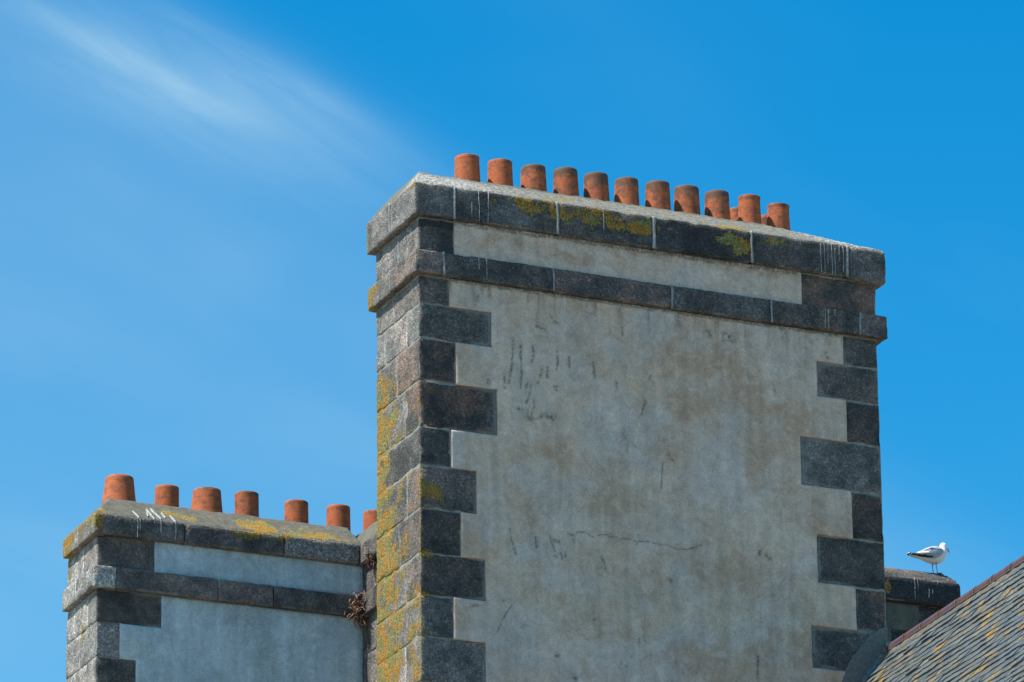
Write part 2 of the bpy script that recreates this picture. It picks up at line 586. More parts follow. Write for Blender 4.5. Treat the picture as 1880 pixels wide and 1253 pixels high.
def make_ridge():
    m, t, bs = new_mat('ridge_clay')
    P = t.new('ShaderNodeNewGeometry').outputs['Position']
    oi = t.new('ShaderNodeObjectInfo')
    c = t.mix(t.ramp(t.noise(P, 5, 4, 0.6), 0.4, 0.6), (0.125, 0.050, 0.042), (0.065, 0.052, 0.072))
    c = t.mix(t.m('MULTIPLY', oi.outputs['Random'], 0.8), c, (0.085, 0.055, 0.068))
    c = t.scale(c, t.ramp(t.noise(P, 40, 4, 0.7), 0.3, 0.7, 0.8, 1.2))
    t.l.new(c, bs.inputs['Base Color'])
    bs.inputs['Roughness'].default_value = 0.5
    bs.inputs['Specular IOR Level'].default_value = 0.45
    bump(t, bs, t.noise(P, 50, 3, 0.6), 0.25, 0.004)
    return m


G = make_granite()
REND = make_render('weathered_render', (0.565, 0.428, 0.322), (0.445, 0.300, 0.20), (0.64, 0.525, 0.435), (0.50, 0.438, 0.385))
REND2 = make_render('cement_render', (0.49, 0.60, 0.64), (0.43, 0.50, 0.48), (0.58, 0.69, 0.73), (0.39, 0.50, 0.55))
REND3 = make_render('sooty_render', (0.145, 0.15, 0.12), (0.11, 0.10, 0.075), (0.20, 0.21, 0.18), (0.12, 0.13, 0.12))
MORT = make_mortar('lime_mortar', (0.25, 0.245, 0.22))
MORTJ = make_mortar('pale_pointing', (0.27, 0.28, 0.28), lich=False, rough=0.4)
FLAU = make_mortar('weathered_mortar', (0.125, 0.122, 0.098))
CEM = make_plain('cement_skim', (0.135, 0.14, 0.13), 0.9, 30, 0.16, 0.2, 0.3)
LEAD = make_plain('lead', (0.10, 0.115, 0.125), 0.55, 22, 0.35, 0.5, 0.4)
TERR = make_terracotta()
SLATE = make_slate()
RIDGE = make_ridge()
DROP = make_plain('dried_droppings', (0.33, 0.35, 0.355), 0.9, 45, 0.4, 0.2, 0.1)
TWIG = make_plain('dried_stalks', (0.26, 0.155, 0.105), 0.9, 35, 0.5, 0.15, 0.0)
TWIG2 = make_plain('dead_roots', (0.085, 0.052, 0.040), 0.9, 35, 0.4, 0.15, 0.0)
WALL = make_plain('house_wall_render', (0.30, 0.29, 0.26), 0.9, 2, 0.15)
GROUND = make_plain('bounce_ground', (0.215, 0.18, 0.145), 0.95, 1.0, 0.2)  # unseen ground, coloured warm and pale to bounce light onto the shaded walls

# ------------------------------------------------------------------ setting
gv = [(-1500, -1500, 0), (1500, -1500, 0), (1500, 1500, 0), (-1500, 1500, 0)]
ground = mesh_obj('ground', gv, [[0, 1, 2, 3]], GROUND, smooth=False)
tag(ground, 'unseen ground far below the chimneys, warm and pale for bounce light', None, None, 'structure')


def plain_box(b, bev=0.0):
    x0, x1, y0, y1, z0, z1 = b
    V = [(x0, y0, z0), (x1, y0, z0), (x1, y1, z0), (x0, y1, z0), (x0, y0, z1), (x1, y0, z1), (x1, y1, z1), (x0, y1, z1)]
    F = [[0, 3, 2, 1], [4, 5, 6, 7], [0, 1, 5, 4], [1, 2, 6, 5], [2, 3, 7, 6], [3, 0, 4, 7]]
    return V, F


SEED = [100]


def tone_for(front, rng):
    return rng.uniform(0.055, 0.10) if front else rng.uniform(0.2, 0.34)


def add_stone(root, b, name='stone', tone=0.1, side=None, warm=0.0, spk=0.5, lich=None, smear=None, dark=None, r=0.010, res=(0.03, 0.05, 0.03), amp=0.003, gap=0.006, label=None, rough=1.0):
    SEED[0] += 1
    bb = (b[0] + gap, b[1] - gap, b[2], b[3], b[4] + gap, b[5] - gap)
    Q, F, e = stone_mesh(bb, r, res, amp, SEED[0], rough)
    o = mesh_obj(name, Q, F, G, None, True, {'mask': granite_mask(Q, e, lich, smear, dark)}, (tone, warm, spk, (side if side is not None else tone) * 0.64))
    child_of_world(o, root)
    if label: o['label'] = label
    return o


def add_core(root, b, name='mortar_bed', mat=MORT, lich=None):
    # mortar seen in the joints; gridded near the visible part so lichen can follow
    Q, F, e = stone_mesh(b, 0.004, (0.25, 0.06, 0.06), 0.001, 3)
    msk = np.zeros((len(Q), 3))
    if lich is not None: msk[:, 0] = np.clip(lich(Q[:, 0], Q[:, 1], Q[:, 2]), 0, 1)
    o = mesh_obj(name, Q, F, mat, None, True, {'mask': msk})
    child_of_world(o, root)
    return o


def seg_dist(x, z, line):
    best = np.full(x.shape, 9.0)
    for (ax_, az), (bx, bz) in zip(line[:-1], line[1:]):
        dx, dz2 = bx - ax_, bz - az
        tt = np.clip(((x - ax_) * dx + (z - az) * dz2) / (dx * dx + dz2 * dz2 + 1e-9), 0, 1)
        best = np.minimum(best, np.hypot(x - ax_ - tt * dx, z - az - tt * dz2))
    return best


def render_panel(root, x0, x1, z0, z1, inside, y, mat, cell, xcuts, zcuts, mask_fn, name='render_panel', und=0.005, thick=0.03, bead=0.0):
    def axis(lo, hi, cuts):
        cuts = sorted(set([lo, hi] + [c for c in cuts if lo < c < hi]))
        out = []
        for a, b in zip(cuts[:-1], cuts[1:]):
            n = max(1, int(round((b - a) / cell)))
            out += list(np.linspace(a, b, n + 1)[:-1])
        return np.array(out + [hi])
    X, Z = axis(x0, x1, xcuts), axis(z0, z1, zcuts)
    nx, nz = len(X), len(Z)
    XX, ZZ = np.meshgrid(X, Z, indexing='ij')
    cx_, cz_ = np.meshgrid((X[:-1] + X[1:]) / 2, (Z[:-1] + Z[1:]) / 2, indexing='ij')
    keep = inside(cx_, cz_)
    idx = np.arange(nx * nz).reshape(nx, nz)
    quads = np.stack([idx[:-1, :-1], idx[1:, :-1], idx[1:, 1:], idx[:-1, 1:]], -1)[keep]
    used = np.unique(quads)
    remap = -np.ones(nx * nz, int)
    remap[used] = np.arange(len(used))
    quads = remap[quads]
    px_, pz_ = XX.ravel()[used], ZZ.ravel()[used]
    P = np.stack([px_, np.zeros_like(px_), pz_], 1)
    msk, sink = mask_fn(px_, pz_)
    yy = y + fbm(P * 1.7, 3, 31) * und + fbm(P * 14, 2, 41) * 0.0012 + sink
    wx = fbm(P * 9 + 3, 3, 51) * 0.0045
    wz = fbm(P * 9 + 9, 3, 61) * 0.0045
    V = np.stack([px_ + wx, yy, pz_ + wz], 1)
    # boundary skirt gives the panel its thickness
    E = np.concatenate([quads[:, [0, 1]], quads[:, [1, 2]], quads[:, [2, 3]], quads[:, [3, 0]]])
    key = np.sort(E, 1)
    kk = key[:, 0].astype(np.int64) * 10000000 + key[:, 1]
    u, inv, cnt = np.unique(kk, return_inverse=True, return_counts=True)
    bd = E[cnt[inv.ravel()] == 1]
    bv = np.unique(bd)
    bmap = -np.ones(len(V), int)
    bmap[bv] = np.arange(len(bv)) + len(V)
    back = V[bv].copy()
    back[:, 1] += thick
    back[:, 0] += 0
    V[bv, 1] += 0.003           # softened arris
    sk = np.stack([bd[:, 1], bd[:, 0], bmap[bd[:, 0]], bmap[bd[:, 1]]], 1)
    VV = np.concatenate([V, back])
    MM = np.concatenate([msk, msk[bv] * [0.5, 0.2, 0.3]])
    o = mesh_obj(name, VV, np.concatenate([quads, sk]), mat, None, True, {'mask': MM})
    child_of_world(o, root)
    return o


# ================================================================== TALL CHIMNEY
main = empty('chimney_stack', (2.6, 0.57, 0.0))
tag(main, 'tall granite quoined chimney stack with stained buff render face', 'chimney')
SX, SD = 5.205, 1.15


def lich_main(x, y, z):
    left = (x < 0.06) & (y > 0.004)
    hz = np.clip((20.75 - z) / 1.2, 0, 1)
    d = np.zeros_like(x)
    d = d + left * (sstep(y, 0.30, 1.15) * (0.12 + 0.62 * hz) + sstep(y, 0.95, 1.12) * 0.15 * hz + sstep(z, 20.75, 19.9) * 0.50 + sstep(z, 18.8, 17.2) * 0.14)
    d = d + left * 0.75 * gauss((y, z), (1.13, 21.5), (0.10, 0.13)) - left * 0.35 * ((z > 19.045) & (z < 19.445) & (y < 0.9))
    # front face, thin green growth by the arris lower down
    front = (y < 0.03)
    for a, b, sx, sz, k in ((0.10, 18.80, .20, .13, .75), (0.22, 18.72, .14, .10, .5), (0.08, 18.40, .16, .20, .45), (0.12, 18.12, .18, .06, .6), (0.06, 17.95, .10, .2, .4), (0.14, 17.68, .16, .06, .7),
                            (0.08, 17.32, .16, .12, .62), (0.12, 16.98, .18, .12, .45), (0.05, 19.92, .10, .05, .5), (0.0, 19.0, .05, .4, .3)):
        d = d + front * (z < 21) * k * gauss((x, z), (a, b), (sx, sz))
    d = d + front * 0.55 * gauss((x, z), (0.47, 20.58), (0.05, 0.05)) + front * 0.5 * gauss((x, z), (0.77, 20.66), (0.05, 0.12)) + front * 0.5 * gauss((x, z), (0.74, 20.42), (0.12, 0.03))
    # cap
    c = (z > 21.66)
    d = d + c * (y < 0) * (0.74 * gauss((x, z), (1.25, 21.97), (0.50, 0.15)) + 0.84 * gauss((x, z), (1.95, 21.93), (0.50, 0.19)) + 0.30 * gauss((x, z), (0.95, 21.9), (0.25, 0.15)))
    d = d + c * (y < 0) * (0.72 * gauss((x, z), (2.48, 21.93), (0.2, 0.14)) + 0.85 * gauss((x, z), (3.45, 21.92), (0.28, 0.13)) + 0.85 * gauss((x, z), (3.62, 21.82), (0.13, 0.10)) + 0.6 * gauss((x, z), (2.85, 21.95), (0.2, 0.12)) + 0.8 * gauss((x, z), (4.0, 21.95), (0.3, 0.10)))
    d = d + c * (y < 0) * 0.55 * gauss((x, z), (5.15, 22.03), (0.12, 0.03))
    d = d + c * 1.0 * gauss((x, y, z), (-0.03, 0.0, 22.05), (0.12, 0.16, 0.09))
    d = d + c * 1.1 * gauss((x, y), (-0.06, 1.24), (0.1, 0.07))
    # string course
    s = (z > 21.04) & (z < 21.34)
    d = d + s * 0.9 * gauss((x, y, z), (0.0, -0.05, 21.33), (0.10, 0.12, 0.03)) + s * left * 0.45 + s * left * 0.5 * gauss((y,), (1.2,), (0.08,))
    d = d + s * (y < 0) * 0.45 * gauss((x, z), (1.75, 21.30), (0.35, 0.06))
    return d


def smear_main(x, y, z):
    s = np.zeros_like(x)
    f = (y < 0.03)
    # render washed over the ends of the quoins
    s = s + f * (z < 21.05) * (0.42 * sstep(x, 0.25, 0.85) * (x < 1) + 0.40 * (x > 4) * sstep(x, 5.0, 4.35))
    s = s + (x < 0.03) * (y > 0.05) * 0.12
    return s


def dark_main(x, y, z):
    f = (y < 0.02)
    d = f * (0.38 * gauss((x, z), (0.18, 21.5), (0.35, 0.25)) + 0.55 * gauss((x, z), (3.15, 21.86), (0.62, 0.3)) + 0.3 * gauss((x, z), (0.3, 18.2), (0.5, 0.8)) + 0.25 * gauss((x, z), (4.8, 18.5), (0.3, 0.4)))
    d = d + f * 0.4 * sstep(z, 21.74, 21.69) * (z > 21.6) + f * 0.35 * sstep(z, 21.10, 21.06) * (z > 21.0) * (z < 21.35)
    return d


add_core(main, (0.012, SX - 0.012, 0.008, SD - 0.01, 15.0, 21.70), lich=lich_main)
V_, F_ = plain_box((0.05, SX - 0.05, 0.05, SD - 0.05, 0.0, 15.05))
child_of_world(mesh_obj('shaft', V_, F_, WALL, smooth=False), main)

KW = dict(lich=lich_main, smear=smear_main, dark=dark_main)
# corner quoins: z top, z bottom, front length, side length, further side joints
rows = [(21.062, 20.762, 0.335, 0.675, []), (20.762, 20.385, 0.798, 0.317, [0.898]), (20.385, 19.940, 0.402, 0.594, []),
        (19.940, 19.445, 0.850, 0.393, [0.789]), (19.445, 19.045, 0.343, None, []), (19.045, 18.590, 0.618, 0.329, [0.834]),
        (18.590, 18.125, 0.444, 0.546, []), (18.125, 17.690, 0.708, 0.380, [0.679]), (17.690, 17.262, 0.358, 0.597, []),
        (17.262, 16.800, 0.702, 0.378, [0.799]), (16.800, 16.340, 0.400, 0.600, []), (16.340, 15.900, 0.70, 0.35, [0.8])]
rng = random.Random(3)
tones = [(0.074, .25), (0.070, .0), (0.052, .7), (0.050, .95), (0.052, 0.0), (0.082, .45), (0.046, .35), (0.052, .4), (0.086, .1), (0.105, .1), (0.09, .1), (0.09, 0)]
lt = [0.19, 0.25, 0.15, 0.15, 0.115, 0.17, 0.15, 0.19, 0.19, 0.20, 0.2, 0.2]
for i, (zt, zb, fl, sl, js) in enumerate(rows):
    tn, wm = tones[i]
    # each quoin gets two tones: darker on the front face, paler on the side
    end = SD if sl is None else sl
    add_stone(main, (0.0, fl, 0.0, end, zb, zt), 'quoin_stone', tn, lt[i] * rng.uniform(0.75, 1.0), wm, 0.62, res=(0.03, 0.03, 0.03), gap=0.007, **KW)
    ys = ([] if sl is None else [sl] + js + [SD])
    for a, b in zip(ys[:-1], ys[1:]):
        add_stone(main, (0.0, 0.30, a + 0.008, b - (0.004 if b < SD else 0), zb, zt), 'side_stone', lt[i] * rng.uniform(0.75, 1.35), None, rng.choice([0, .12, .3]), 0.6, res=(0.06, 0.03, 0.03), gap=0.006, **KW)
rrows = [(21.062, 20.735, 4.789), (20.735, 20.342, 4.470), (20.342, 19.882, 4.800), (19.882, 19.352, 4.255), (19.352, 18.836, 4.825),
         (18.836, 18.314, 4.410), (18.314, 17.852, 4.838), (17.852, 17.398, 4.320), (17.398, 16.93, 4.83), (16.93, 16.45, 4.35), (16.45, 15.9, 4.8)]
rt_t = [(0.070, .1), (0.084, .4), (0.052, .4), (0.108, .05), (0.048, .6), (0.052, .1), (0.070, 1.0), (0.070, .2), (0.08, 0), (0.08, 0), (0.08, 0)]
for i, (zt, zb, xs) in enumerate(rrows):
    tn, wm = rt_t[i]
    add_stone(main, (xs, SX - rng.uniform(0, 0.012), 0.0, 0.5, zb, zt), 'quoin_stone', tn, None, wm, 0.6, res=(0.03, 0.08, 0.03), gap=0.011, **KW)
# frieze stones between cap and string course
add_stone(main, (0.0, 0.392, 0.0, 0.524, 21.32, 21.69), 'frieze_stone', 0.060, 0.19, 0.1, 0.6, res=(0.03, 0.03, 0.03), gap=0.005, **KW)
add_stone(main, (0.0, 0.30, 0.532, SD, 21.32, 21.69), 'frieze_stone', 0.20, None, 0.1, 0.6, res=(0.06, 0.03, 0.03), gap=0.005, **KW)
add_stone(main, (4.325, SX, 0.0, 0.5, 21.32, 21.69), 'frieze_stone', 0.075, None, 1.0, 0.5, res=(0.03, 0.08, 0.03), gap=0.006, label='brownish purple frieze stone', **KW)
# string course
bj = [-0.066, 0.252, 1.470, 2.795, 3.942, 4.966, 5.296]
bt = [(0.105, .5), (0.066, .1), (0.076, .55), (0.066, .0), (0.078, .7), (0.088, .3)]
for (a, b), (tn, wm) in zip(zip(bj[:-1], bj[1:]), bt):
    first = a < 0
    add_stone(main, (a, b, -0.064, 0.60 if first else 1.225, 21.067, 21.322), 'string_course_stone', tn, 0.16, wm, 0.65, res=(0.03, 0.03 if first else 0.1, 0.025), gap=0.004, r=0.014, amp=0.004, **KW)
add_stone(main, (-0.066, 0.252, 0.608, 1.225, 21.062, 21.318), 'string_course_stone', 0.18, None, 0.2, 0.62, res=(0.05, 0.03, 0.025), gap=0.004, r=0.014, amp=0.004, **KW)
# cap
cj = [-0.066, 0.372, 1.525, 2.610, 3.737, 4.843, 5.306]
ct = [(0.092, .0), (0.080, .0), (0.072, .15), (0.045, .0), (0.066, .15), (0.084, .1)]
for (a, b), (tn, wm) in zip(zip(cj[:-1], cj[1:]), ct):
    first = a < 0
    lastc = b > 5.2
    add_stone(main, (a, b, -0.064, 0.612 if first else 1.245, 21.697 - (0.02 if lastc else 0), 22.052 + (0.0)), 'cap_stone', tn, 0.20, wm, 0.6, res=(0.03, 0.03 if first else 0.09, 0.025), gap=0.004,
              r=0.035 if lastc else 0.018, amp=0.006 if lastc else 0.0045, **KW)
add_stone(main, (-0.066, 0.372, 0.620, 1.245, 21.697, 22.056), 'cap_stone', 0.20, None, 0.1, 0.55, res=(0.06, 0.03, 0.025), gap=0.003, r=0.018, amp=0.005, **KW)


def joint_strip(root, x, z0, z1, y, w=0.013, seed=0, name='mortar_joint', along='x'):
    n = 14
    V, F = [], []
    r_ = random.Random(seed)
    wob = 0
    for i in range(n + 1):
        z = z0 + (z1 - z0) * i / n
        wob += r_.uniform(-0.003, 0.003)
        wi = w * r_.uniform(0.75, 1.25)
        d = 0.007 * r_.uniform(0.6, 1.2)
        if along == 'x':
            V += [(x + wob - wi, y + 0.012, z), (x + wob - wi * 0.6, y - d, z), (x + wob + wi * 0.6, y - d, z), (x + wob + wi, y + 0.012, z)]
        else:
            V += [(y + 0.012, x + wob + wi, z), (y - d, x + wob + wi * 0.6, z), (y - d, x + wob - wi * 0.6, z), (y + 0.012, x + wob - wi, z)]
        if i:
            a = 4 * (i - 1)
            for k in range(3): F.append([a + k, a + k + 1, a + k + 5, a + k + 4])
    F += [[0, 3, 2, 1], [4 * n, 4 * n + 1, 4 * n + 2, 4 * n + 3]]
    o = mesh_obj(name, V, F, MORTJ)
    child_of_world(o, root)
    return o


for k, x in enumerate(cj[1:-1]): joint_strip(main, x, 21.70, 22.05, -0.064, 0.015 + 0.003 * (k % 3), k)
for k, x in enumerate(bj[1:-1]): joint_strip(main, x, 21.072, 21.318, -0.064, 0.012 + 0.004 * (k == 0), k + 20)
joint_strip(main, 0.616, 21.70, 22.05, -0.066, 0.007, 31, along='y')
joint_strip(main, 0.604, 21.07, 21.31, -0.066, 0.007, 32, along='y')
joint_strip(main, 0.528, 21.33, 21.68, 0.0, 0.007, 33, along='y')


def side_in(cx_, cz_):
    # inside when right of the left quoins and left of the right quoins
    L = np.full(cx_.shape, 0.0)
    Rr = np.full(cx_.shape, 9.0)
    for zt, zb, fl, sl, js in rows: L = np.where((cz_ <= zt) & (cz_ > zb), fl, L)
    for zt, zb, xs in rrows: Rr = np.where((cz_ <= zt) & (cz_ > zb), xs, Rr)
    return (cx_ > L) & (cx_ < Rr)


STREAKS = [[(1.03, 20.52), (1.02, 20.37), (1.01, 20.23), (0.98, 20.03)], [(1.11, 20.44), (1.11, 20.34), (1.12, 20.22), (1.11, 19.99)], [(0.93, 20.13), (0.93, 19.97)],
           [(1.24, 20.46), (1.25, 20.37), (1.23, 20.28)], [(1.22, 20.08), (1.2, 19.94), (1.17, 19.84)], [(1.18, 20.05), (1.15, 19.93)], [(1.24, 19.9), (1.25, 19.82), (1.22, 19.7)],
           [(1.51, 20.44), (1.52, 20.33), (1.5, 20.25)], [(1.65, 20.4), (1.65, 20.29)], [(1.41, 20.25), (1.4, 20.14)], [(1.35, 20.23), (1.3, 20.07)], [(1.92, 20.36), (1.94, 20.21)],
           [(1.44, 20.82), (1.48, 20.76), (1.54, 20.73)], [(1.27, 20.68), (1.37, 20.65)], [(1.48, 20.06), (1.51, 20.01)],
           [(0.97, 18.48), (0.99, 18.34), (1.04, 18.22)], [(1.25, 18.42), (1.26, 18.31)], [(1.45, 18.42), (1.53, 18.41)], [(1.52, 18.29), (1.54, 18.22)], [(1.58, 18.3), (1.57, 18.23)],
           [(1.98, 18.3), (2.02, 18.16)], [(2.38, 17.48), (2.38, 17.45)], [(0.55, 17.61), (0.61, 17.64)], [(2.25, 20.8), (2.25, 20.71)], [(2.17, 20.19), (2.17, 20.09)],
           [(2.56, 20.32), (2.55, 20.27)], [(2.49, 20.03), (2.45, 19.88)], [(2.75, 19.49), (2.8, 19.42)], [(3.97, 20.39), (3.97, 20.29)], [(3.70, 17.45), (3.70, 17.2)]]
CRACKS = [[(1.61, 18.51), (1.66, 18.49), (1.71, 18.53), (1.79, 18.54), (1.88, 18.5)], [(1.69, 18.49), (1.68, 18.42)],
          [(1.92, 18.52), (2.0, 18.54), (2.09, 18.53), (2.18, 18.52), (2.29, 18.53), (2.38, 18.51), (2.51, 18.53), (2.6, 18.51), (2.72, 18.51), (2.82, 18.48), (2.93, 18.49), (3.1, 18.56)],
          [(2.39, 18.59), (2.4, 18.53), (2.36, 18.47)], [(1.01, 17.71), (0.94, 17.62), (0.87, 17.5), (0.81, 17.36)], [(1.41, 18.46), (1.46, 18.3)],
          [(2.68, 19.39), (2.67, 19.22), (2.64, 19.08)]]
BLOBS = [(0.75, 20.02, .05), (1.01, 19.75, .04), (1.1, 19.76, .04), (1.43, 19.71, .08), (1.21, 19.69, .06), (0.88, 19.68, .02), (0.95, 19.38, .02), (1.51, 20.05, .03), (1.34, 19.69, .05),
         (1.49, 18.41, .04), (1.46, 17.2, .05), (2.2, 17.17, .05), (1.46, 18.24, .02), (0.89, 17.72, .02), (2.73, 18.15, .03), (1.88, 17.63, .02), (2.54, 18.22, .02), (3.45, 20.85, .09),
         (3.22, 20.86, .06), (3.02, 20.02, .02), (4.44, 20.98, .07), (4.38, 20.82, .05), (4.6, 20.80, .06), (2.75, 19.47, .03), (2.3, 17.3, .03), (3.75, 18.55, .07), (3.85, 18.52, .05), (1.66, 17.0, .04)]
WARM = [(3.9, 19.69, .35, .15), (3.76, 19.5, .25, .12), (4.11, 20.08, .3, .2), (4.35, 19.95, .2, .15), (3.02, 20.02, .35, .18), (1.13, 18.72, .25, .2), (2.2, 18.9, .35, .25), (0.55, 18.2, .2, .2),
        (1.9, 17.6, .4, .25), (3.1, 20.5, .7, .25), (3.6, 20.3, .4, .3), (1.5, 19.35, .3, .12), (2.5, 18.1, .25, .2), (4.5, 18.9, .3, .3), (3.4, 18.3, .5, .3), (2.75, 19.55, .2, .2), (3.2, 17.3, .6, .3), (4.4, 17.6, .5, .5)]
PALE = [(3.75, 20.62, .3, .15), (4.0, 20.3, .2, .12), (3.4, 19.3, .4, .25), (1.2, 20.1, .5, .4), (1.6, 18.6, .4, .2), (2.1, 19.9, .3, .25), (3.9, 18.8, .5, .25), (1.35, 17.4, .3, .3), (4.3, 19.75, .15, .2), (2.2, 17.2, .7, .3)]


def main_mask(x, z):
    n = len(x)
    m = np.zeros((n, 3))
    P = np.stack([x, z, np.zeros(n)], 1)
    wob = fbm(P * 12, 2, 3) * 0.012
    xw, zw = x + wob, z + fbm(P * 12, 2, 9) * 0.012
    for a, b, sx, sz in WARM: m[:, 0] += 0.8 * gauss((xw, zw), (a, b), (sx, sz))
    for a, b, sx, sz in PALE: m[:, 2] += 0.8 * gauss((xw, zw), (a, b), (sx, sz))
    dk = np.zeros(n)
    for L in STREAKS: dk = np.maximum(dk, sstep(fbm(P * 30, 3, 7), -0.55, -0.05) * np.exp(-(seg_dist(xw, zw, L) / (0.0125 + 0.008 * fbm(P * 9, 2, 27))) ** 2))
    for a, b, s in BLOBS: dk = np.maximum(dk, 1.0 * gauss((xw, zw), (a, b), (s, s * 0.8)) * sstep(fbm(P * 28, 3, 77), -0.25, 0.3))
    crk = np.zeros(n)
    for L in CRACKS: crk = np.maximum(crk, np.exp(-(seg_dist(x + wob * 0.5, z, L) / (0.0065 + 0.004 * fbm(P * 5, 2, 37))) ** 2))
    # dirt runs below the string course
    top = sstep(z, 20.75, 21.06)
    run = sstep(fbm(np.stack([x * 26, z * 1.6, z * 0], 1), 3, 5), 0.10, 0.5)
    dk = np.maximum(dk, top * run * 0.75 * (z < 21.2))
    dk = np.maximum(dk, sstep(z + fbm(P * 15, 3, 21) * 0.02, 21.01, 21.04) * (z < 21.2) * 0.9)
    dk = np.maximum(dk, 0.8 * gauss((x, z), (0.64, 20.93), (0.04, 0.10)) * sstep(fbm(P * 22, 2, 8), -.2, .3))
    m[:, 1] = np.maximum(dk, crk)
    return np.clip(m, 0, 1), crk * 0.004


xc = sorted({r_[2] for r_ in rows} | {r_[2] for r_ in rrows})
zc = sorted({r_[0] for r_ in rows} | {r_[0] for r_ in rrows})
render_panel(main, 0.30, 4.90, 15.9, 21.062, side_in, -0.014, REND, 0.0125, xc, zc, main_mask)


def frieze_mask(x, z):
    n = len(x)
    m = np.zeros((n, 3))
    P = np.stack([x, z, np.zeros(n)], 1)
    m[:, 0] = 0.95 * gauss((x, z), (0.85, 21.55), (0.32, 0.07)) + 0.9 * gauss((x, z), (0.7, 21.47), (0.1, 0.07)) + 0.85 * gauss((x, z), (1.75, 21.48), (0.22, 0.08)) + 0.5 * gauss((x, z), (3.9, 21.62), (0.5, 0.05)) + 0.5 * gauss((x, z), (2.2, 21.55), (0.1, 0.08)) + 0.6 * gauss((x, z), (2.9, 21.64), (1.2, 0.04))
    m[:, 2] = 0.5
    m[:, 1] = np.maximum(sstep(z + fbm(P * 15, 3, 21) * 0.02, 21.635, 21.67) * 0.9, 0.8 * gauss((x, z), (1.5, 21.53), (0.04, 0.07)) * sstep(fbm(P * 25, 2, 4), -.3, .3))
    m[:, 1] = np.maximum(m[:, 1], 0.35 * gauss((x, z), (1.1, 21.55), (0.06, 0.05)))
    m[:, 0] = np.clip(m[:, 0], 0, 1) * 1.7
    m[:, 1:] = np.clip(m[:, 1:], 0, 1)
    return m, np.zeros(n)


render_panel(main, 0.392, 4.325, 21.318, 21.70, lambda a, b: a > -9, -0.010, REND, 0.0125, [], [], frieze_mask, name='frieze_render')


def flaunching(root, x0, x1, y0, y1, z0, h, slope, lslope, rslope, lich, name='mortar_flaunching', pale=None, step=0.02):
    X = np.arange(x0, x1 + 1e-6, step)
    X = np.linspace(x0, x1, len(X))
    Y = np.linspace(y0, y1, int((y1 - y0) / step))
    XX, YY = np.meshgrid(X, Y, indexing='ij')
    x, y = XX.ravel(), YY.ravel()
    P = np.stack([x, y, np.zeros_like(x)], 1)
    zz = np.minimum.reduce([h + 0 * x, (y - y0) * slope, (x - x0) * lslope, (x1 - x) * rslope, (y1 - y) * 1.2])
    edge = np.minimum.reduce([(y - y0), (x - x0), (x1 - x), (y1 - y)])
    zz = z0 + zz + (fbm(P * 5, 3, 15) * 0.010 + fbm(P * 24, 2, 25) * 0.005) * np.clip(edge / 0.05, 0.25, 1)
    zz = zz - 0.03 * (edge < 1e-6)
    V = np.stack([x, y, zz], 1)
    idx = np.arange(len(x)).reshape(len(X), len(Y))
    F = np.stack([idx[:-1, :-1], idx[1:, :-1], idx[1:, 1:], idx[:-1, 1:]], -1).reshape(-1, 4)
    m = np.zeros((len(x), 3))
    m[:, 0] = np.clip(lich(x, y, zz) * np.clip(0.72 + 1.5 * fbm(P * 7.0, 4, 47), 0.15, 1.1), 0, 1)
    if pale is not None: m[:, 1] = np.clip(pale(x, y), 0, 1)
    o = mesh_obj(name, V, F, FLAU, None, True, {'mask': m})
    child_of_world(o, root)
    return o


flaunching(main, -0.058, 5.298, -0.056, 1.235, 22.050, 0.285, 0.66, 1.3, 0.24,
           lambda x, y, z: 1.0 * gauss((x, y), (1.55, 0.10), (0.55, 0.10)) + 0.8 * gauss((x, y), (3.0, -0.03), (1.0, 0.05)) + 0.8 * gauss((x, y), (3.7, -0.0), (0.3, 0.06)) + 0.6 * gauss((x, y), (0.0, 0.0), (0.12, 0.1)) + 0.7 * gauss((x, y), (5.1, 0.0), (0.15, 0.1)) + 0.12,
           pale=lambda x, y: 1.0 * gauss((x, y), (4.85, 0.2), (0.3, 0.25)) + 0.55 * gauss((x, y), (0.3, 0.1), (0.6, 0.3)) + 0.25 * (y < 0.3))


def dropping(root, x, z1, z0, y, seed, w=0.006, lean=0.0):
    r_ = random.Random(seed)
    n = max(4, int((z1 - z0) / 0.025))
    V, F = [], []
    wob = 0
    for i in range(n + 1):
        t_ = i / n
        z = z1 + (z0 - z1) * t_
        wob += r_.uniform(-0.0025, 0.0025)
        wi = w * (r_.uniform(0.5, 1.3) if r_.random() < 0.7 else 0.25) * (1.9 if t_ < 0.12 else 1.0) * (1 - 0.45 * t_)
        xx = x + wob + lean * t_
        V += [(xx - wi, y + 0.010, z), (xx - wi * 0.6, y - 0.003, z), (xx + wi * 0.6, y - 0.003, z), (xx + wi, y + 0.010, z)]
        if i:
            a = 4 * (i - 1)
            for k in range(3): F.append([a + k + 4, a + k + 5, a + k + 1, a + k])
    o = mesh_obj('dropping_streak', V, F, DROP)
    child_of_world(o, root)
    return o


for k, (x, z1, z0) in enumerate([(0.639, 22.05, 21.706), (0.751, 22.05, 21.71), (0.562, 21.91, 21.77), (4.533, 22.03, 21.703), (4.575, 22.04, 21.722), (4.613, 22.04, 21.806),
                                 (4.658, 22.045, 21.697), (4.701, 22.00, 21.70), (4.753, 22.04, 21.857), (4.792, 22.045, 21.74), (2.036, 22.04, 21.806)]):
    dropping(main, x, z1, z0, -0.067, k, 0.0045)
for k, (x, z1, z0) in enumerate([(0.636, 21.32, 21.184), (0.72, 21.32, 21.078), (4.563, 21.30, 21.091), (4.601, 21.30, 21.075), (4.677, 21.31, 21.24)]):
    dropping(main, x, z1, z0, -0.067, k + 40, 0.0045)

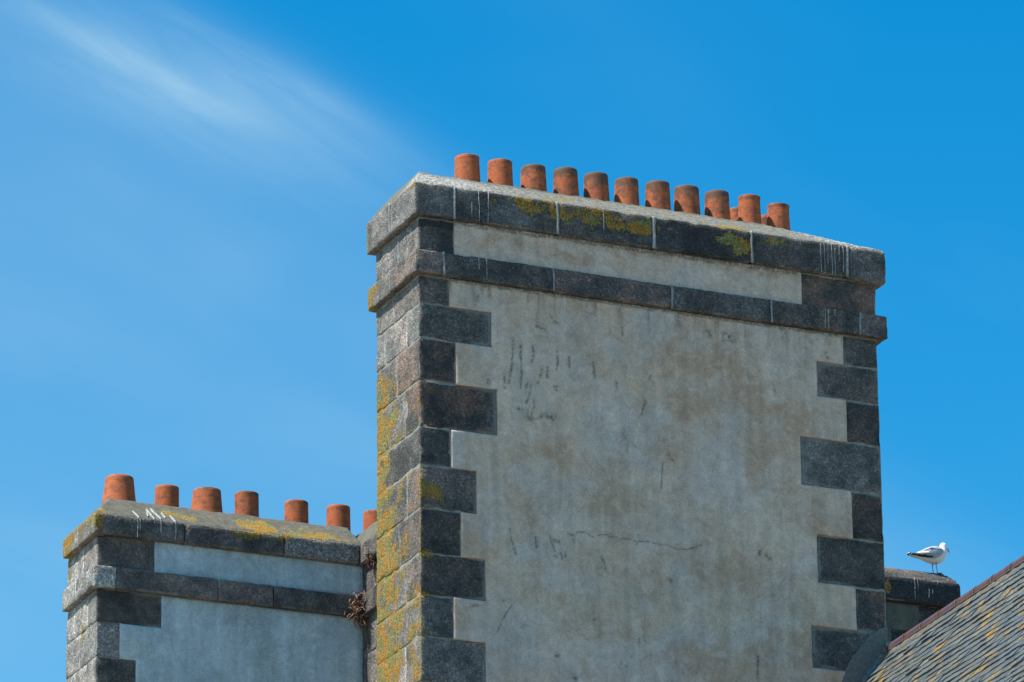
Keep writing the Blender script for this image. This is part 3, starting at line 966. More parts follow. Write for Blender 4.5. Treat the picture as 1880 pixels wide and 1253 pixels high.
# cement skim where the house roof meets the stack
fil = [(5.190, 17.944), (5.011, 17.848), (4.867, 17.670), (4.749, 17.512), (4.683, 17.389), (4.55, 17.10), (4.2, 16.6), (4.3, 16.2), (4.9, 16.9), (5.19, 17.60)]
V, F = [], []
cxm, czm = 4.9, 17.35
ring = []
for (a, b), (c, d) in zip(fil, fil[1:] + fil[:1]):
    for k in range(6):
        t_ = k / 6
        wz = 0.008 * math.sin(17 * (a + t_ * (c - a)) + 3 * k)
        ring.append((a + (c - a) * t_ + wz * 0.6, b + (d - b) * t_ + wz))
n = len(ring)
V = [(a, 0.01, b) for a, b in ring] + [(a, -0.012, b) for a, b in ring] + [(cxm + (a - cxm) * 0.93, -0.020, czm + (b - czm) * 0.96) for a, b in ring] + [(cxm, -0.024, czm)]
for k in range(n):
    k2 = (k + 1) % n
    F += [[k2, k, n + k, n + k2][::-1], [n + k2, n + k, 2 * n + k, 2 * n + k2][::-1], [2 * n + k2, 2 * n + k, 3 * n][::-1]]
o = mesh_obj('cement_fillet', V, F, CEM, smooth=False)
child_of_world(o, main)

# ================================================================== LOW CHIMNEY (left, behind)
LY = 4.5
low = empty('chimney_stack', (0.0, 5.0, 0.0))
tag(low, 'lower stepped chimney stack with grey cement render, behind and left of the tall one', 'chimney')
LX0, LX1, LB = -1.808, 1.228, 5.48


def lich_low(x, y, z):
    d = 0.04 + 0 * x
    left = (x < LX0 + 0.06)
    d = d + left * (0.26 + 0.25 * sstep(y, 5.1, 5.45))
    c = z > 19.42
    d = d + c * left * 0.35 + c * 0.9 * gauss((x, y, z), (-1.85, 4.45, 19.66), (0.08, 0.12, 0.10)) + c * 0.8 * gauss((x, y), (-1.87, 5.4), (0.1, 0.12))
    d = d + c * (y < 4.46) * (0.95 * gauss((x, z), (-0.05, 19.65), (0.60, 0.07)) + 0.5 * gauss((x, z), (-0.1, 19.55), (0.4, 0.1)))
    d = d + (y < LY + 0.02) * (0.42 * gauss((x, z), (-1.70, 18.78), (0.06, 0.06)) + 0.5 * gauss((x, z), (-1.72, 18.40), (0.05, 0.07)) + 0.5 * gauss((x, z), (-1.60, 18.2), (0.10, 0.06)) + 0.4 * gauss((x, z), (-1.68, 18.96), (0.05, 0.06)))
    d = d + 0.9 * gauss((x, y, z), (-1.81, 4.95, 18.45), (0.1, 0.06, 0.14))
    return d


def smear_low(x, y, z):
    return 0.15 * (z < 19.1) * (x > -1.5) * (y < LY + .02)


KL = dict(lich=lich_low, smear=smear_low, dark=None)
add_core(low, (LX0 + 0.012, LX1 + 0.3, LY + 0.010, LB - 0.01, 15.5, 19.45), lich=lich_low)
V_, F_ = plain_box((LX0 + 0.05, 2.55, LY + 0.05, LB - 0.05, 0.0, 15.55))
child_of_world(mesh_obj('shaft', V_, F_, WALL, smooth=False), low)
lrows = [(18.845, 18.485, -1.081, 4.78, [5.20], 0.070, 0.0, 0.25), (18.485, 18.100, -1.545, 5.01, [], 0.150, 0.0, 0.7), (18.100, 17.70, -1.36, 4.80, [5.15], 0.085, .1, 0.5), (17.70, 17.3, -1.55, 5.0, [], 0.12, 0, 0.6)]
for zt, zb, fx, sy, js, tn, wm, sk in lrows:
    add_stone(low, (LX0, fx, LY, sy, zb, zt), 'quoin_stone', tn, 0.25, wm, sk, res=(0.035, 0.03, 0.035), gap=0.003, **KL)
    ys = [sy] + js + [LB]
    for a, b in zip(ys[:-1], ys[1:]):
        add_stone(low, (LX0, LX0 + 0.3, a + 0.006, b - (0.004 if b < LB else 0), zb, zt), 'side_stone', rng.uniform(0.26, 0.36), None, 0.1, 0.7, res=(0.07, 0.035, 0.035), gap=0.003, **KL)
add_stone(low, (LX0, -1.167, LY, 4.95, 19.085, 19.44), 'frieze_stone', 0.088, 0.26, 0.25, 0.5, res=(0.035, 0.035, 0.035), gap=0.003, **KL)
add_stone(low, (LX0, LX0 + 0.3, 4.956, LB, 19.085, 19.44), 'frieze_stone', 0.33, None, 0.1, 0.7, res=(0.07, 0.035, 0.035), gap=0.003, **KL)
lb = [(-1.868, -1.612, 0.24, 0, .7), (-1.612, -0.472, 0.118, .25, .45), (-0.472, 0.167, 0.108, .35, .45), (0.167, 1.167, 0.082, .0, .45)]
for a, b, tn, wm, sk in lb:
    f = a < -1.8
    add_stone(low, (a, b, LY - 0.060, 5.0 if f else LB + .05, 18.848, 19.086), 'string_course_stone', tn, 0.28, wm, sk, res=(0.035, 0.035 if f else 0.12, 0.03), gap=0.002, r=0.010, **KL)
add_stone(low, (-1.868, -1.612, 5.006, LB - 0.02, 18.848, 19.086), 'string_course_stone', 0.30, None, 0, 0.7, res=(0.06, 0.035, 0.03), gap=0.002, r=0.010, **KL)
lc = [(-1.871, -0.85, 0.098, .1, .45), (-0.85, 0.288, 0.082, .1, .5), (0.288, 1.163, 0.125, .0, .75)]
for a, b, tn, wm, sk in lc:
    f = a < -1.8
    add_stone(low, (a, b, LY - 0.065, 4.98 if f else LB + .05, 19.438, 19.662), 'cap_stone', tn, 0.20, wm, sk, res=(0.035, 0.035 if f else 0.12, 0.03), gap=0.002, r=0.014, amp=0.004, **KL)
add_stone(low, (-1.871, -0.85, 4.986, LB - 0.01, 19.438, 19.668), 'cap_stone', 0.26, None, 0.2, 0.5, res=(0.12, 0.035, 0.03), gap=0.002, r=0.014, amp=0.004, **KL)
# projecting block that steps forward behind the tall stack
BX0, BX1, BY = LX1, 2.55, 3.60
add_core(low, (BX0 + 0.012, BX1, BY + 0.01, LB - 0.02, 15.5, 19.45))
KB = dict(lich=lambda x, y, z: 0.12 + 0 * x, smear=None, dark=lambda x, y, z: 0.45 * gauss((y, z), (4.45, 19.0), (0.35, 0.7)))
bz = [(18.845, 18.43), (18.43, 17.98), (17.98, 17.55), (17.55, 17.1)]
for k, (zt, zb) in enumerate(bz):
    sp_ = [BY, 4.17, 4.49] if k % 2 == 0 else [BY, 3.95, 4.49]
    for a, b in zip(sp_[:-1], sp_[1:]):
        add_stone(low, (BX0, BX1 if a == BY else BX0 + 0.3, a + 0.003, b - 0.003, zb, zt), 'return_stone', rng.uniform(0.12, 0.22), None, 0.3, 0.6, res=(0.1, 0.035, 0.035), gap=0.004, **KB)
for a, b in ((BY, 4.2), (4.2, 4.49)):
    add_stone(low, (BX0, BX1 if a == BY else BX0 + .3, a + 0.003, b - 0.003, 19.085, 19.44), 'return_stone', 0.16, None, 0.5, 0.6, res=(0.1, 0.035, 0.035), gap=0.004, **KB)
add_stone(low, (BX0 - 0.062, BX1 + .06, BY - 0.06, LY - 0.062, 18.848, 19.086), 'string_course_stone', 0.12, None, 0.2, 0.5, res=(0.15, 0.035, 0.03), gap=0.002, r=0.010, **KB)
add_stone(low, (BX0 - 0.065, BX1 + .06, BY - 0.065, LB + .05, 19.438, 19.664), 'cap_stone', 0.13, None, 0.2, 0.5, res=(0.15, 0.035, 0.03), gap=0.002, r=0.014, **KB)


def low_in(a, b):
    L = np.full(a.shape, LX0)
    for zt, zb, fx, *_ in lrows: L = np.where((b <= zt) & (b > zb), fx, L)
    return (a > L)


def low_mask(x, z):
    n = len(x)
    m = np.zeros((n, 3))
    P = np.stack([x, z, np.zeros(n)], 1)
    m[:, 0] = 0.5 * gauss((x, z), (-1.4, 18.3), (0.25, 0.4)) + 0.4 * gauss((x, z), (0.1, 18.3), (0.15, 0.5))
    m[:, 2] = 0.8 * gauss((x, z), (0.45, 18.3), (0.25, 0.6)) + 0.5 * gauss((x, z), (-0.7, 18.6), (0.3, 0.2)) + 0.5 * gauss((x, z), (-0.9, 19.3), (0.4, 0.1))
    run = sstep(fbm(np.stack([x * 9, z * 0.7, z * 0], 1), 3, 15), -0.05, 0.5)
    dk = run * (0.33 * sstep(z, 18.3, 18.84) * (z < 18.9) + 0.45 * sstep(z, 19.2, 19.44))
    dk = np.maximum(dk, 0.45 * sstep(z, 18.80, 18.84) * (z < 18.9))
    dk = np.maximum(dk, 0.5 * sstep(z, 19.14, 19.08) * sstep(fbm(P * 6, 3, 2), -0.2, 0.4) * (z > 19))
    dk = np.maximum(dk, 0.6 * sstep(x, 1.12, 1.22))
    for a, b in ((0.62, 18.23), (0.58, 17.97)):
        dk = np.maximum(dk, 0.5 * gauss((x, z), (a + 0.04, b), (0.08, 0.012)))
    dk = np.maximum(dk, 0.6 * np.exp(-(seg_dist(x, z, [(0.95, 18.11), (1.05, 18.09), (1.2, 18.08)]) / 0.006) ** 2))
    m[:, 1] = dk
    return np.clip(m, 0, 1), np.zeros(n)


lzc = sorted({r_[0] for r_ in lrows})
lxc = sorted({r_[2] for r_ in lrows})
render_panel(low, -1.56, 1.226, 17.3, 18.846, low_in, LY - 0.003, REND2, 0.02, lxc, lzc, low_mask, und=0.004)
render_panel(low, -1.167, 1.226, 19.085, 19.44, lambda a, b: a > -9, LY - 0.003, REND2, 0.02, [], [], low_mask, name='frieze_render', und=0.003)
flaunching(low, -1.862, 1.20, LY - 0.055, LB, 19.660, 0.30, 0.84, 1.1, 9.0,
           lambda x, y, z: 1.15 * gauss((x, y), (0.1, 4.58), (0.75, 0.14)) + 1.0 * gauss((x, y), (-0.75, 4.66), (0.35, 0.10)) + 0.9 * gauss((x, y), (-1.8, 4.5), (0.1, 0.1)) + 0.7 * gauss((x, y), (0.7, 4.5), (0.5, 0.06)) + 0.15 + 0.5 * gauss((x, y), (-1.8, 5.2), (0.1, 0.3)))
flaunching(low, 1.17, 2.6, BY - 0.055, LB, 19.662, 0.30, 0.84, 1.6, 1.0, lambda x, y, z: 0.15 + 0 * x)
for k, (x, z1, z0) in enumerate([(-1.387, 19.66, 19.437), (-1.356, 19.66, 19.514), (-0.957, 19.66, 19.452), (-1.122, 19.66, 19.499), (-1.198, 19.655, 19.62)]):
    dropping(low, x, z1, z0, LY - 0.068, 60 + k, 0.0055)


def slope_dropping(root, x, y0, y1, zf, seed, w=0.008, lean=0.0):
    r_ = random.Random(seed)
    n = 8
    V, F = [], []
    for i in range(n + 1):
        t_ = i / n
        y = y1 + (y0 - y1) * t_
        wi = w * r_.uniform(0.6, 1.2) * (1.4 if t_ < 0.3 else 0.9)
        xx = x + r_.uniform(-0.003, 0.003) + lean * t_
        z = zf(y) + 0.012
        V += [(xx - wi, y, z - 0.015), (xx - wi * .6, y, z + 0.004), (xx + wi * .6, y, z + 0.004), (xx + wi, y, z - 0.015)]
        if i:
            a = 4 * (i - 1)
            for k in range(3): F.append([a + k + 4, a + k + 5, a + k + 1, a + k])
    o = mesh_obj('dropping_streak', V, F, DROP)
    child_of_world(o, root)


zfl = lambda y: 19.66 + min(0.30, (y - (LY - 0.055)) * 0.84)
for k, (x, a, b, ln) in enumerate([(-1.40, 4.44, 4.56, 0.03), (-1.215, 4.44, 4.64, 0.02), (-1.16, 4.46, 4.66, 0.05), (-1.06, 4.50, 4.60, 0.01), (-0.975, 4.44, 4.56, 0.02), (-1.24, 4.48, 4.56, -0.01)]):
    slope_dropping(low, x, a, b, zfl, 80 + k, 0.009, ln)

# ================================================================== BACK CHIMNEY with the gull
back = empty('chimney_stack', (8.9, 7.6, 0.0))
tag(back, 'small dark sooty chimney stack under the gull, behind the tall one', 'chimney')
KK = dict(lich=lambda x, y, z: 0.10 + 0.8 * gauss((x, z), (8.93, 20.82), (0.08, 0.12)), smear=None, dark=lambda x, y, z: 0.5 + 0.3 * (z > 20.6))
BYK = 7.0
add_core(back, (7.82, 9.82, BYK + 0.082, 8.0, 15.5, 20.68))
V_, F_ = plain_box((7.9, 9.75, BYK + 0.13, 7.95, 0.0, 15.55))
child_of_world(mesh_obj('shaft', V_, F_, WALL, smooth=False), back)
add_stone(back, (7.75, 9.902, BYK, 8.05, 20.665, 20.985), 'cap_stone', 0.034, None, 0.0, 0.9, res=(0.035, 0.1, 0.03), gap=0.0, r=0.045, amp=0.005, **KK)
for zt, zb, xs, tn in ((20.665, 20.335, 9.354, 0.045), (20.335, 19.98, 8.97, 0.04), (19.98, 19.6, 9.35, 0.06), (19.6, 19.2, 9.0, 0.05)):
    add_stone(back, (xs, 9.832, BYK + 0.070, 7.5, zb, zt), 'quoin_stone', tn, None, 0.1, 0.5, res=(0.04, 0.1, 0.04), gap=0.004, **KK)


def back_in(a, b):
    Rr = np.full(a.shape, 9.3)
    for zt, zb, xs in ((20.665, 20.335, 9.354), (20.335, 19.98, 8.97), (19.98, 19.6, 9.35), (19.6, 19.2, 9.0)):
        Rr = np.where((b <= zt) & (b > zb), xs, Rr)
    return a < Rr


def back_mask(x, z):
    m = np.zeros((len(x), 3))
    P = np.stack([x, z, 0 * x], 1)
    m[:, 0] = 0.6
    m[:, 1] = 0.35 + 0.45 * sstep(fbm(P * 6, 3, 33), -0.2, 0.4)
    return m, 0 * x


render_panel(back, 7.9, 9.36, 19.2, 20.665, back_in, BYK + 0.066, REND3, 0.03, [8.97, 9.35, 9.354, 9.0], [20.335, 19.98, 19.6], back_mask)


def weathered_top(root, x0, x1, y0, y1, z0, z1, inset):
    # chamfered, worn upper surface of the cap
    nx, ny = 60, 30
    X, Y = np.linspace(x0, x1, nx), np.linspace(y0, y1, ny)
    XX, YY = np.meshgrid(X, Y, indexing='ij')
    x, y = XX.ravel(), YY.ravel()
    e = np.minimum.reduce([x - x0, x1 - x, y - y0, y1 - y])
    P = np.stack([x, y, 0 * x], 1)
    z = z0 + (z1 - z0) * np.clip(e / inset, 0, 1) ** 0.8 + fbm(P * 9, 3, 5) * 0.006 - 0.04 * (e < 1e-6)
    idx = np.arange(nx * ny).reshape(nx, ny)
    F = np.stack([idx[:-1, :-1], idx[1:, :-1], idx[1:, 1:], idx[:-1, 1:]], -1).reshape(-1, 4)
    m = np.zeros((nx * ny, 3))
    m[:, 2] = 0.3
    m[:, 0] = 0.1
    o = mesh_obj('cap_weathering', np.stack([x, y, z], 1), F, G, None, True, {'mask': m}, (0.085, 0.3, 0.5, 0.085))
    child_of_world(o, root)


weathered_top(back, 7.765, 9.890, BYK + 0.012, 8.04, 20.972, 21.125, 0.15)
for k, (x, z1, z0) in enumerate([(9.281, 20.98, 20.833), (9.28, 20.813, 20.712), (9.317, 20.98, 20.817), (9.514, 20.854, 20.806), (9.583, 20.98, 20.93), (9.466, 20.855, 20.753)]):
    dropping(back, x, z1, z0, BYK - 0.003, 90 + k, 0.0045)

# ================================================================== CHIMNEY POTS
def make_pot(loc, rb, rtop, h, label, group, lip=0.0, dirt=0.5, pale=0.2, bloom=0.3, tilt=(0, 0), seed=0, bulge=0.0):
    r_ = random.Random(seed)
    prof = []
    n = 14
    for i in range(n + 1):
        t_ = i / n
        rr = rb + (rtop - rb) * t_ ** 0.85 + bulge * math.sin(math.pi * t_)
        if t_ > 0.93 and lip: rr += lip
        prof.append((rr, h * t_ * 0.985))
    prof.append((rtop + lip - 0.004, h * 0.997))
    prof.append((rtop + lip - 0.012, h))
    prof.append((rtop - 0.020, h * 0.998))
    prof.append((rtop - 0.026, h * 0.985))
    prof.append((rtop - 0.028, h * 0.6))
    prof.append((rb - 0.035, 0.02))
    S = 40
    V, F = [], []
    for j, (rr, z) in enumerate(prof):
        for k in range(S):
            a = 2 * math.pi * k / S
            w = 1 + 0.006 * math.sin(2 * a + seed) + 0.004 * math.sin(3 * a + 2 * seed)
            V.append((rr * w * math.cos(a), rr * w * math.sin(a), z + 0.002 * math.sin(a + seed)))
    for j in range(len(prof) - 1):
        for k in range(S):
            k2 = (k + 1) % S
            F.append([j * S + k, j * S + k2, (j + 1) * S + k2, (j + 1) * S + k])
    F.append([(len(prof) - 1) * S + k for k in range(S)])
    o = mesh_obj('chimney_pot', V, F, TERR, None, True, None, (dirt, pale, bloom, 1))
    o.location = loc
    o.rotation_euler = (tilt[0], tilt[1], r_.uniform(0, 6))
    return tag(o, label, 'chimney pot', group)


GM, GL = 'terracotta pots on the tall chimney', 'terracotta pots on the lower chimney'
ZB = 22.27
PM = [(0.781, 22.654, .137, .125, .004, .10, .2, 'leftmost of the straight row of pots on the tall chimney, clean orange red'),
      (1.151, 22.656, .137, .126, .002, .15, .15, 'second pot from the left on the tall chimney, clean terracotta beside the leftmost one'),
      (1.530, 22.650, .140, .127, .0, .75, .25, 'third pot from the left on the tall chimney, sooty stains at its rim'),
      (1.899, 22.675, .140, .126, .0, .95, .2, 'fourth pot from the left on the tall chimney, heavily speckled dark upper half'),
      (2.246, 22.668, .140, .126, .0, 1.0, .4, 'fifth pot from the left on the tall chimney, grey patch under the rim'),
      (2.588, 22.668, .138, .123, .0, .8, .35, 'sixth pot from the left on the tall chimney, halfway along the row'),
      (2.949, 22.682, .140, .125, .0, .85, .5, 'seventh pot from the left on the tall chimney, orange with a dark blotched rim'),
      (3.289, 22.680, .142, .129, .0, .7, .3, 'eighth pot from the left on the tall chimney, its foot shaded by the seventh'),
      (3.641, 22.678, .141, .128, .0, .95, .2, 'ninth pot from the left on the tall chimney, last of the wide ones'),
      (4.014, 22.686, .128, .112, .008, .25, .3, 'tenth pot on the tall chimney, narrower and brighter red with a rolled lip'),
      (4.349, 22.640, .131, .113, .006, .35, .35, 'rightmost front pot on the tall chimney, small with a rolled lip')]
for k, (x, zt, rb, rtp, lip, dirt, bl, lab) in enumerate(PM):
    make_pot((x, 0.55, ZB), rb + 0.004, rtp, zt - ZB, lab, GM, lip, dirt, 0.15 + 0.1 * (k % 3), bl, (R(rng.uniform(-.9, .9)), R(rng.uniform(-1.2, 1.2))), k)
make_pot((4.085, 0.93, 22.20), .125, .112, 22.69 - 22.20, 'back row pot peeping out left of the tenth front pot on the tall chimney', GM, 0.006, .3, .1, .2, (0, 0), 31)
make_pot((4.415, 0.93, 22.20), .125, .112, 22.65 - 22.20, 'back row pot, a sliver left of the rightmost front pot on the tall chimney', GM, 0.006, .3, .1, .2, (0, 0), 32)
ZL = 19.93
PL = [(-1.384, 20.288, .196, .152, .0, .15, .7, 'leftmost pot on the lower chimney, wide and strongly tapered'),
      (-0.839, 20.247, .134, .130, .0, .25, .4, 'narrow straight pot between the two wide tapered ones on the lower chimney'),
      (-0.382, 20.268, .186, .150, .0, .45, .6, 'second wide tapered pot on the lower chimney, banded with darker rings'),
      (0.083, 20.290, .134, .129, .0, .55, .3, 'fourth pot from the left on the lower chimney, straight with dark blotches'),
      (0.660, 20.260, .136, .130, .0, .35, .3, 'fifth pot from the left on the lower chimney, dark scuff below its rim'),
      (1.152, 20.265, .134, .129, .0, .3, .3, 'sixth pot from the left on the lower chimney, standing over the dark dead plants'),
      (1.585, 20.258, .136, .130, .0, .2, .2, 'rightmost pot on the lower chimney, half hidden by the tall chimney corner')]
for k, (x, zt, rb, rtp, lip, dirt, pl, lab) in enumerate(PL):
    make_pot((x, 5.05, ZL), rb, rtp, zt - ZL, lab, GL, lip, dirt, pl, 0.3, (0, R(rng.uniform(-.5, .5))), 50 + k)

# ================================================================== HOUSE with slate roof
house = empty('house', (5.2, -4.0, 0.0))
tag(house, 'house with steep lichened slate roof and clay ridge against the tall chimney', 'house')
RZ, RXS = 17.645, 0.05                      # ridge height and its drift in x per metre of y
PIT = R(51.5)
ridge_x = lambda y: 5.20 + RXS * y
cs, sn = math.cos(PIT), math.sin(PIT)
YN = -8.0
V, F = plain_box((-1.0, 11.0, YN + .2, -0.10, 0.0, 9.9))
child_of_world(mesh_obj('wall', V, F, WALL, smooth=False), house)
eave = 8.0
# roof boarding: two slopes with thickness
V, F = [], []
for y in (-0.012, YN):
    xr = ridge_x(y)
    V += [(xr - eave * cs, y, RZ - eave * sn), (xr, y, RZ), (xr + eave * cs, y, RZ - eave * sn),
          (xr - eave * cs, y, RZ - eave * sn - 0.16), (xr, y, RZ - 0.2), (xr + eave * cs, y, RZ - eave * sn - 0.16)]
V = [(a, b, c - 0.035) for a, b, c in V]
F = [[0, 1, 7, 6], [1, 2, 8, 7], [3, 9, 10, 4], [4, 10, 11, 5], [0, 3, 4, 1], [1, 4, 5, 2], [6, 7, 10, 9], [7, 8, 11, 10], [0, 6, 9, 3], [2, 5, 11, 8]]
roof = mesh_obj('roof', V, F, make_plain('roof_boarding', (0.05, 0.052, 0.055), 0.9, 10, 0.2), smooth=False)
child_of_world(roof, house)


def slate_geo(w, l, th, r_):
    """slate lying in local x (across) and y (down the slope), tail edge ragged, z up; head at y=0"""
    n = 5
    V = []
    top, bot = [], []
    for i in range(n + 1):
        t_ = i / n
        x = -w / 2 + w * t_
        tail = l + r_.uniform(-0.007, 0.005) - (0.014 * r_.random() ** 1.5 if i in (0, n) else 0)
        warp = r_.uniform(-0.002, 0.004)
        top.append([(x, 0, th), (x, l * 0.55, th + warp * 0.5), (x, tail, th + warp)])
    for zt in (0, 1):
        for c in top:
            for (x, y, z) in c:
                V.append((x, y, z if zt == 0 else z - th * (0.9 if y > 0 else 1)))
    F = []
    N = (n + 1) * 3
    for i in range(n):
        for j in range(2):
            a = i * 3 + j
            F.append([a, a + 3, a + 4, a + 1][::-1])
            F.append([N + a, N + a + 3, N + a + 4, N + a + 1])
        a = i * 3
        F.append([a + 2, a + 5, N + a + 5, N + a + 2][::-1])
        F.append([a, a + 3, N + a + 3, N + a])
    for j in range(2):
        F.append([j, j + 1, N + j + 1, N + j][::-1])
        a = n * 3 + j
        F.append([a, a + 1, N + a + 1, N + a])
    return V, F


GAUGE = 0.128
down = Vector((-cs, 0, -sn))
along = Vector((-RXS, -1, 0)).normalized()
nrm = down.cross(along).normalized()
if nrm.z < 0: nrm = -nrm
srng = random.Random(11)
inv = M3.transposed()


cand = []
for row in range(0, 44):
    s_top = 0.05 + row * GAUGE
    y = -0.015 - (0.0 if row % 2 else 0.09) + srng.uniform(-0.02, 0.02)
    y = min(y, -0.012)
    first = True
    while y > YN + 0.1:
        w = srng.uniform(0.18, 0.34)
        if first and row % 2 == 0: w = srng.uniform(0.10, 0.16); y = -0.014
        if first and row % 2: y = -0.014
        first = False
        cand.append((row, y - w / 2, w))
        y -= w + srng.uniform(0.0005, 0.002)
# the slates that show in the picture are objects of their own, the others one joined piece
def shows(row, yc):
    p = Vector((ridge_x(yc), yc, RZ)) + down * (0.05 + (row + 1) * GAUGE)
    v = inv @ (p - CAM_LOC)
    u_, w_ = v.x / -v.z * 10000 / 940, v.y / -v.z * 10000 / 626
    return max(abs(u_), abs(w_))


cand.sort(key=lambda c: shows(c[0], c[1]))
print('slates in frame', sum(1 for c in cand if shows(c[0], c[1]) < 1.01))
vis = set(cand[:300])
rest = [c for c in cand if c not in vis]
tmpl = [slate_geo(w_, 0.30, srng.uniform(0.010, 0.019), srng) for w_ in [0.20] * 14]
tm = []
for V, F in tmpl:
    me = bpy.data.meshes.new('slate')
    me.from_pydata(V, [], F)
    me.materials.append(SLATE)
    tm.append(me)


def slate_matrix(row, yc, w, j):
    s_tail = 0.05 + (row + 1) * GAUGE
    tail_lift = 0.027 + srng.uniform(-0.002, 0.006)
    head = s_tail - 0.30
    pos = Vector((ridge_x(yc), yc, RZ)) + down * (head + srng.uniform(-0.007, 0.007) + 0.012 * math.sin(yc * 3.1 + row * 1.7))
    ang = math.atan2(tail_lift - 0.004, 0.30)
    d2 = (down * math.cos(ang) + nrm * math.sin(ang)).normalized()
    tw = srng.uniform(-0.02, 0.02)
    a2 = (along + d2 * tw).normalized()
    n2 = a2.cross(d2)
    if n2.dot(nrm) < 0: n2 = -n2
    d3 = n2.cross(a2)
    if d3.dot(down) < 0: d3 = -d3
    m = Matrix(((a2.x, d3.x, n2.x, pos.x), (a2.y, d3.y, n2.y, pos.y), (a2.z, d3.z, n2.z, pos.z), (0, 0, 0, 1)))
    m = m @ Matrix.Translation((0, 0, -0.004))
    return m @ Matrix.Diagonal((w / 0.20, 1, 1, 1))


for c in cand:
    if c not in vis: continue
    row, yc, w = c
    o = bpy.data.objects.new('slate', srng.choice(tm))
    COL.objects.link(o)
    o.parent = roof
    o.matrix_parent_inverse = Matrix.Identity(4)
    o.matrix_local = slate_matrix(row, yc, w, 0)
    liche = 1.0 if srng.random() < 0.08 else 0.0
    o.color = (srng.random(), liche * srng.uniform(0.5, 1), 0, 1)
VV, FF, TT = [], [], []
for c in rest:
    row, yc, w = c
    V, F = tmpl[srng.randrange(len(tmpl))]
    m = slate_matrix(row, yc, w, 0)
    b0 = len(VV)
    VV += [tuple(m @ Vector(v)) for v in V]
    TT += [srng.random()] * len(V)
    FF += [[i + b0 for i in f] for f in F]
o = mesh_obj('slate', VV, FF, SLATE, None, False, None, (0.0, 0, 0, 1))
o.data.attributes.new('tone', 'FLOAT', 'POINT').data.foreach_set('value', TT)
o.parent = roof
o['kind'] = 'stuff'

# ridge: clay half rounds on a mortar bed
TL = 0.415
nt_ = int(7.9 / TL)


def half_round(y0, y1, rad, th, flare=0.0):
    V, F = [], []
    S, L = 12, 4
    for shell in (0, 1):
        for j in range(L + 1):
            y = y0 + (y1 - y0) * j / L
            xr = ridge_x(y)
            rr = rad - shell * th + (flare * (j / L))
            for k in range(S + 1):
                a = math.pi * (-0.12 + 1.24 * k / S)
                V.append((xr + rr * math.cos(a), y, RZ + 0.015 + rr * 0.95 * math.sin(a)))
    N = (L + 1) * (S + 1)
    for j in range(L):
        for k in range(S):
            a = j * (S + 1) + k
            F.append([a, a + 1, a + S + 2, a + S + 1])
            F.append([N + a, N + a + S + 1, N + a + S + 2, N + a + 1])
    for j in range(L):
        for k in (0, S):
            a = j * (S + 1) + k
            F.append([a, a + S + 1, N + a + S + 1, N + a])
    for k in range(S):
        for j in (0, L):
            a = j * (S + 1) + k
            F.append([a, N + a, N + a + 1, a + 1])
    return V, F


for k in range(nt_):
    ya = -0.10 - k * TL
    yb = ya - TL + 0.012
    V, F = half_round(ya, yb, 0.072, 0.014, 0.004)
    o = mesh_obj('ridge_tile', V, F, RIDGE)
    child_of_world(o, house)
    V, F = half_round(yb + 0.006, yb - 0.008, 0.0765, 0.012)
    o = mesh_obj('ridge_joint', V, F, FLAU)
    child_of_world(o, house)
# mortar bed under the tiles
V, F = [], []
nseg = 120
br = random.Random(4)
for i in range(nseg + 1):
    y = -0.03 - 7.9 * i / nseg
    xr = ridge_x(y)
    a1, a2 = 0.092 + br.uniform(-0.012, 0.014), 0.05
    V += [tuple(Vector((xr, y, RZ)) + down * a1 + nrm * 0.024), tuple(Vector((xr, y, RZ)) + down * (a1 - 0.03) + nrm * (0.036 + br.uniform(-.004, .004))), (xr - 0.055, y, RZ + 0.0),
          (xr + 0.055, y, RZ + 0.0), (xr + a1 * cs, y, RZ - a1 * sn + 0.03)]
    if i:
        a = 5 * (i - 1)
        for k in range(4): F.append([a + k, a + k + 1, a + k + 6, a + k + 5])
o = mesh_obj('ridge_mortar', V, F, FLAU, None, True, {'mask': np.tile(np.array([[0.45, 0.0, 0]]), (len(V), 1))})
child_of_world(o, house)
# broken lump of mortar closing the ridge end
for k, (x, y, z, s) in enumerate([(5.195, -0.055, 17.71, 0.055), (5.15, -0.04, 17.66, 0.045), (5.10, -0.035, 17.60, 0.035)]):
    Q, Fq, e = stone_mesh((x - s, x + s, y - s * .7, y + s * .5, z - s * .7, z + s * .8), s * 0.45, (0.02, 0.02, 0.02), 0.016, 300 + k)
    o = mesh_obj('mortar_lump', Q, Fq, FLAU, None, True, {'mask': np.tile(np.array([[0.3, 0.3, 0]]), (len(Q), 1))})
    child_of_world(o, house)
# stepped lead flashing between slates and stack
fr = random.Random(9)
for k in range(9):
    s0 = -0.06 + k * 0.27
    s1 = s0 + 0.285
    h = 0.066 + fr.uniform(-.012, .012)
    pts = []
    p0 = Vector((5.20, 0, RZ)) + down * s0
    p1 = Vector((5.20, 0, RZ)) + down * s1
    yo = -0.030 - 0.006 * (k % 2)
    prof = []
    V, F = [], []
    m_ = 6
    for i in range(m_ + 1):
        p = p0.lerp(p1, i / m_)
        wv_ = fr.uniform(-.005, .005)
        for (dy, dn) in ((0.0, h), (-0.003, h + 0.003), (-0.004, 0.045), (-0.03, 0.036), (-0.085, 0.034 + wv_), (-0.085, 0.028)):
            V.append((p.x + nrm.x * (dn + wv_), yo + dy, p.z + nrm.z * (dn + wv_)))
    for i in range(m_):
        for j in range(5):
            a = i * 6 + j
            F.append([a, a + 6, a + 7, a + 1])
    o = mesh_obj('lead_flashing', V, F, LEAD)
    child_of_world(o, house)
    sol = o.modifiers.new('thickness', 'SOLIDIFY')
    sol.thickness = 0.004


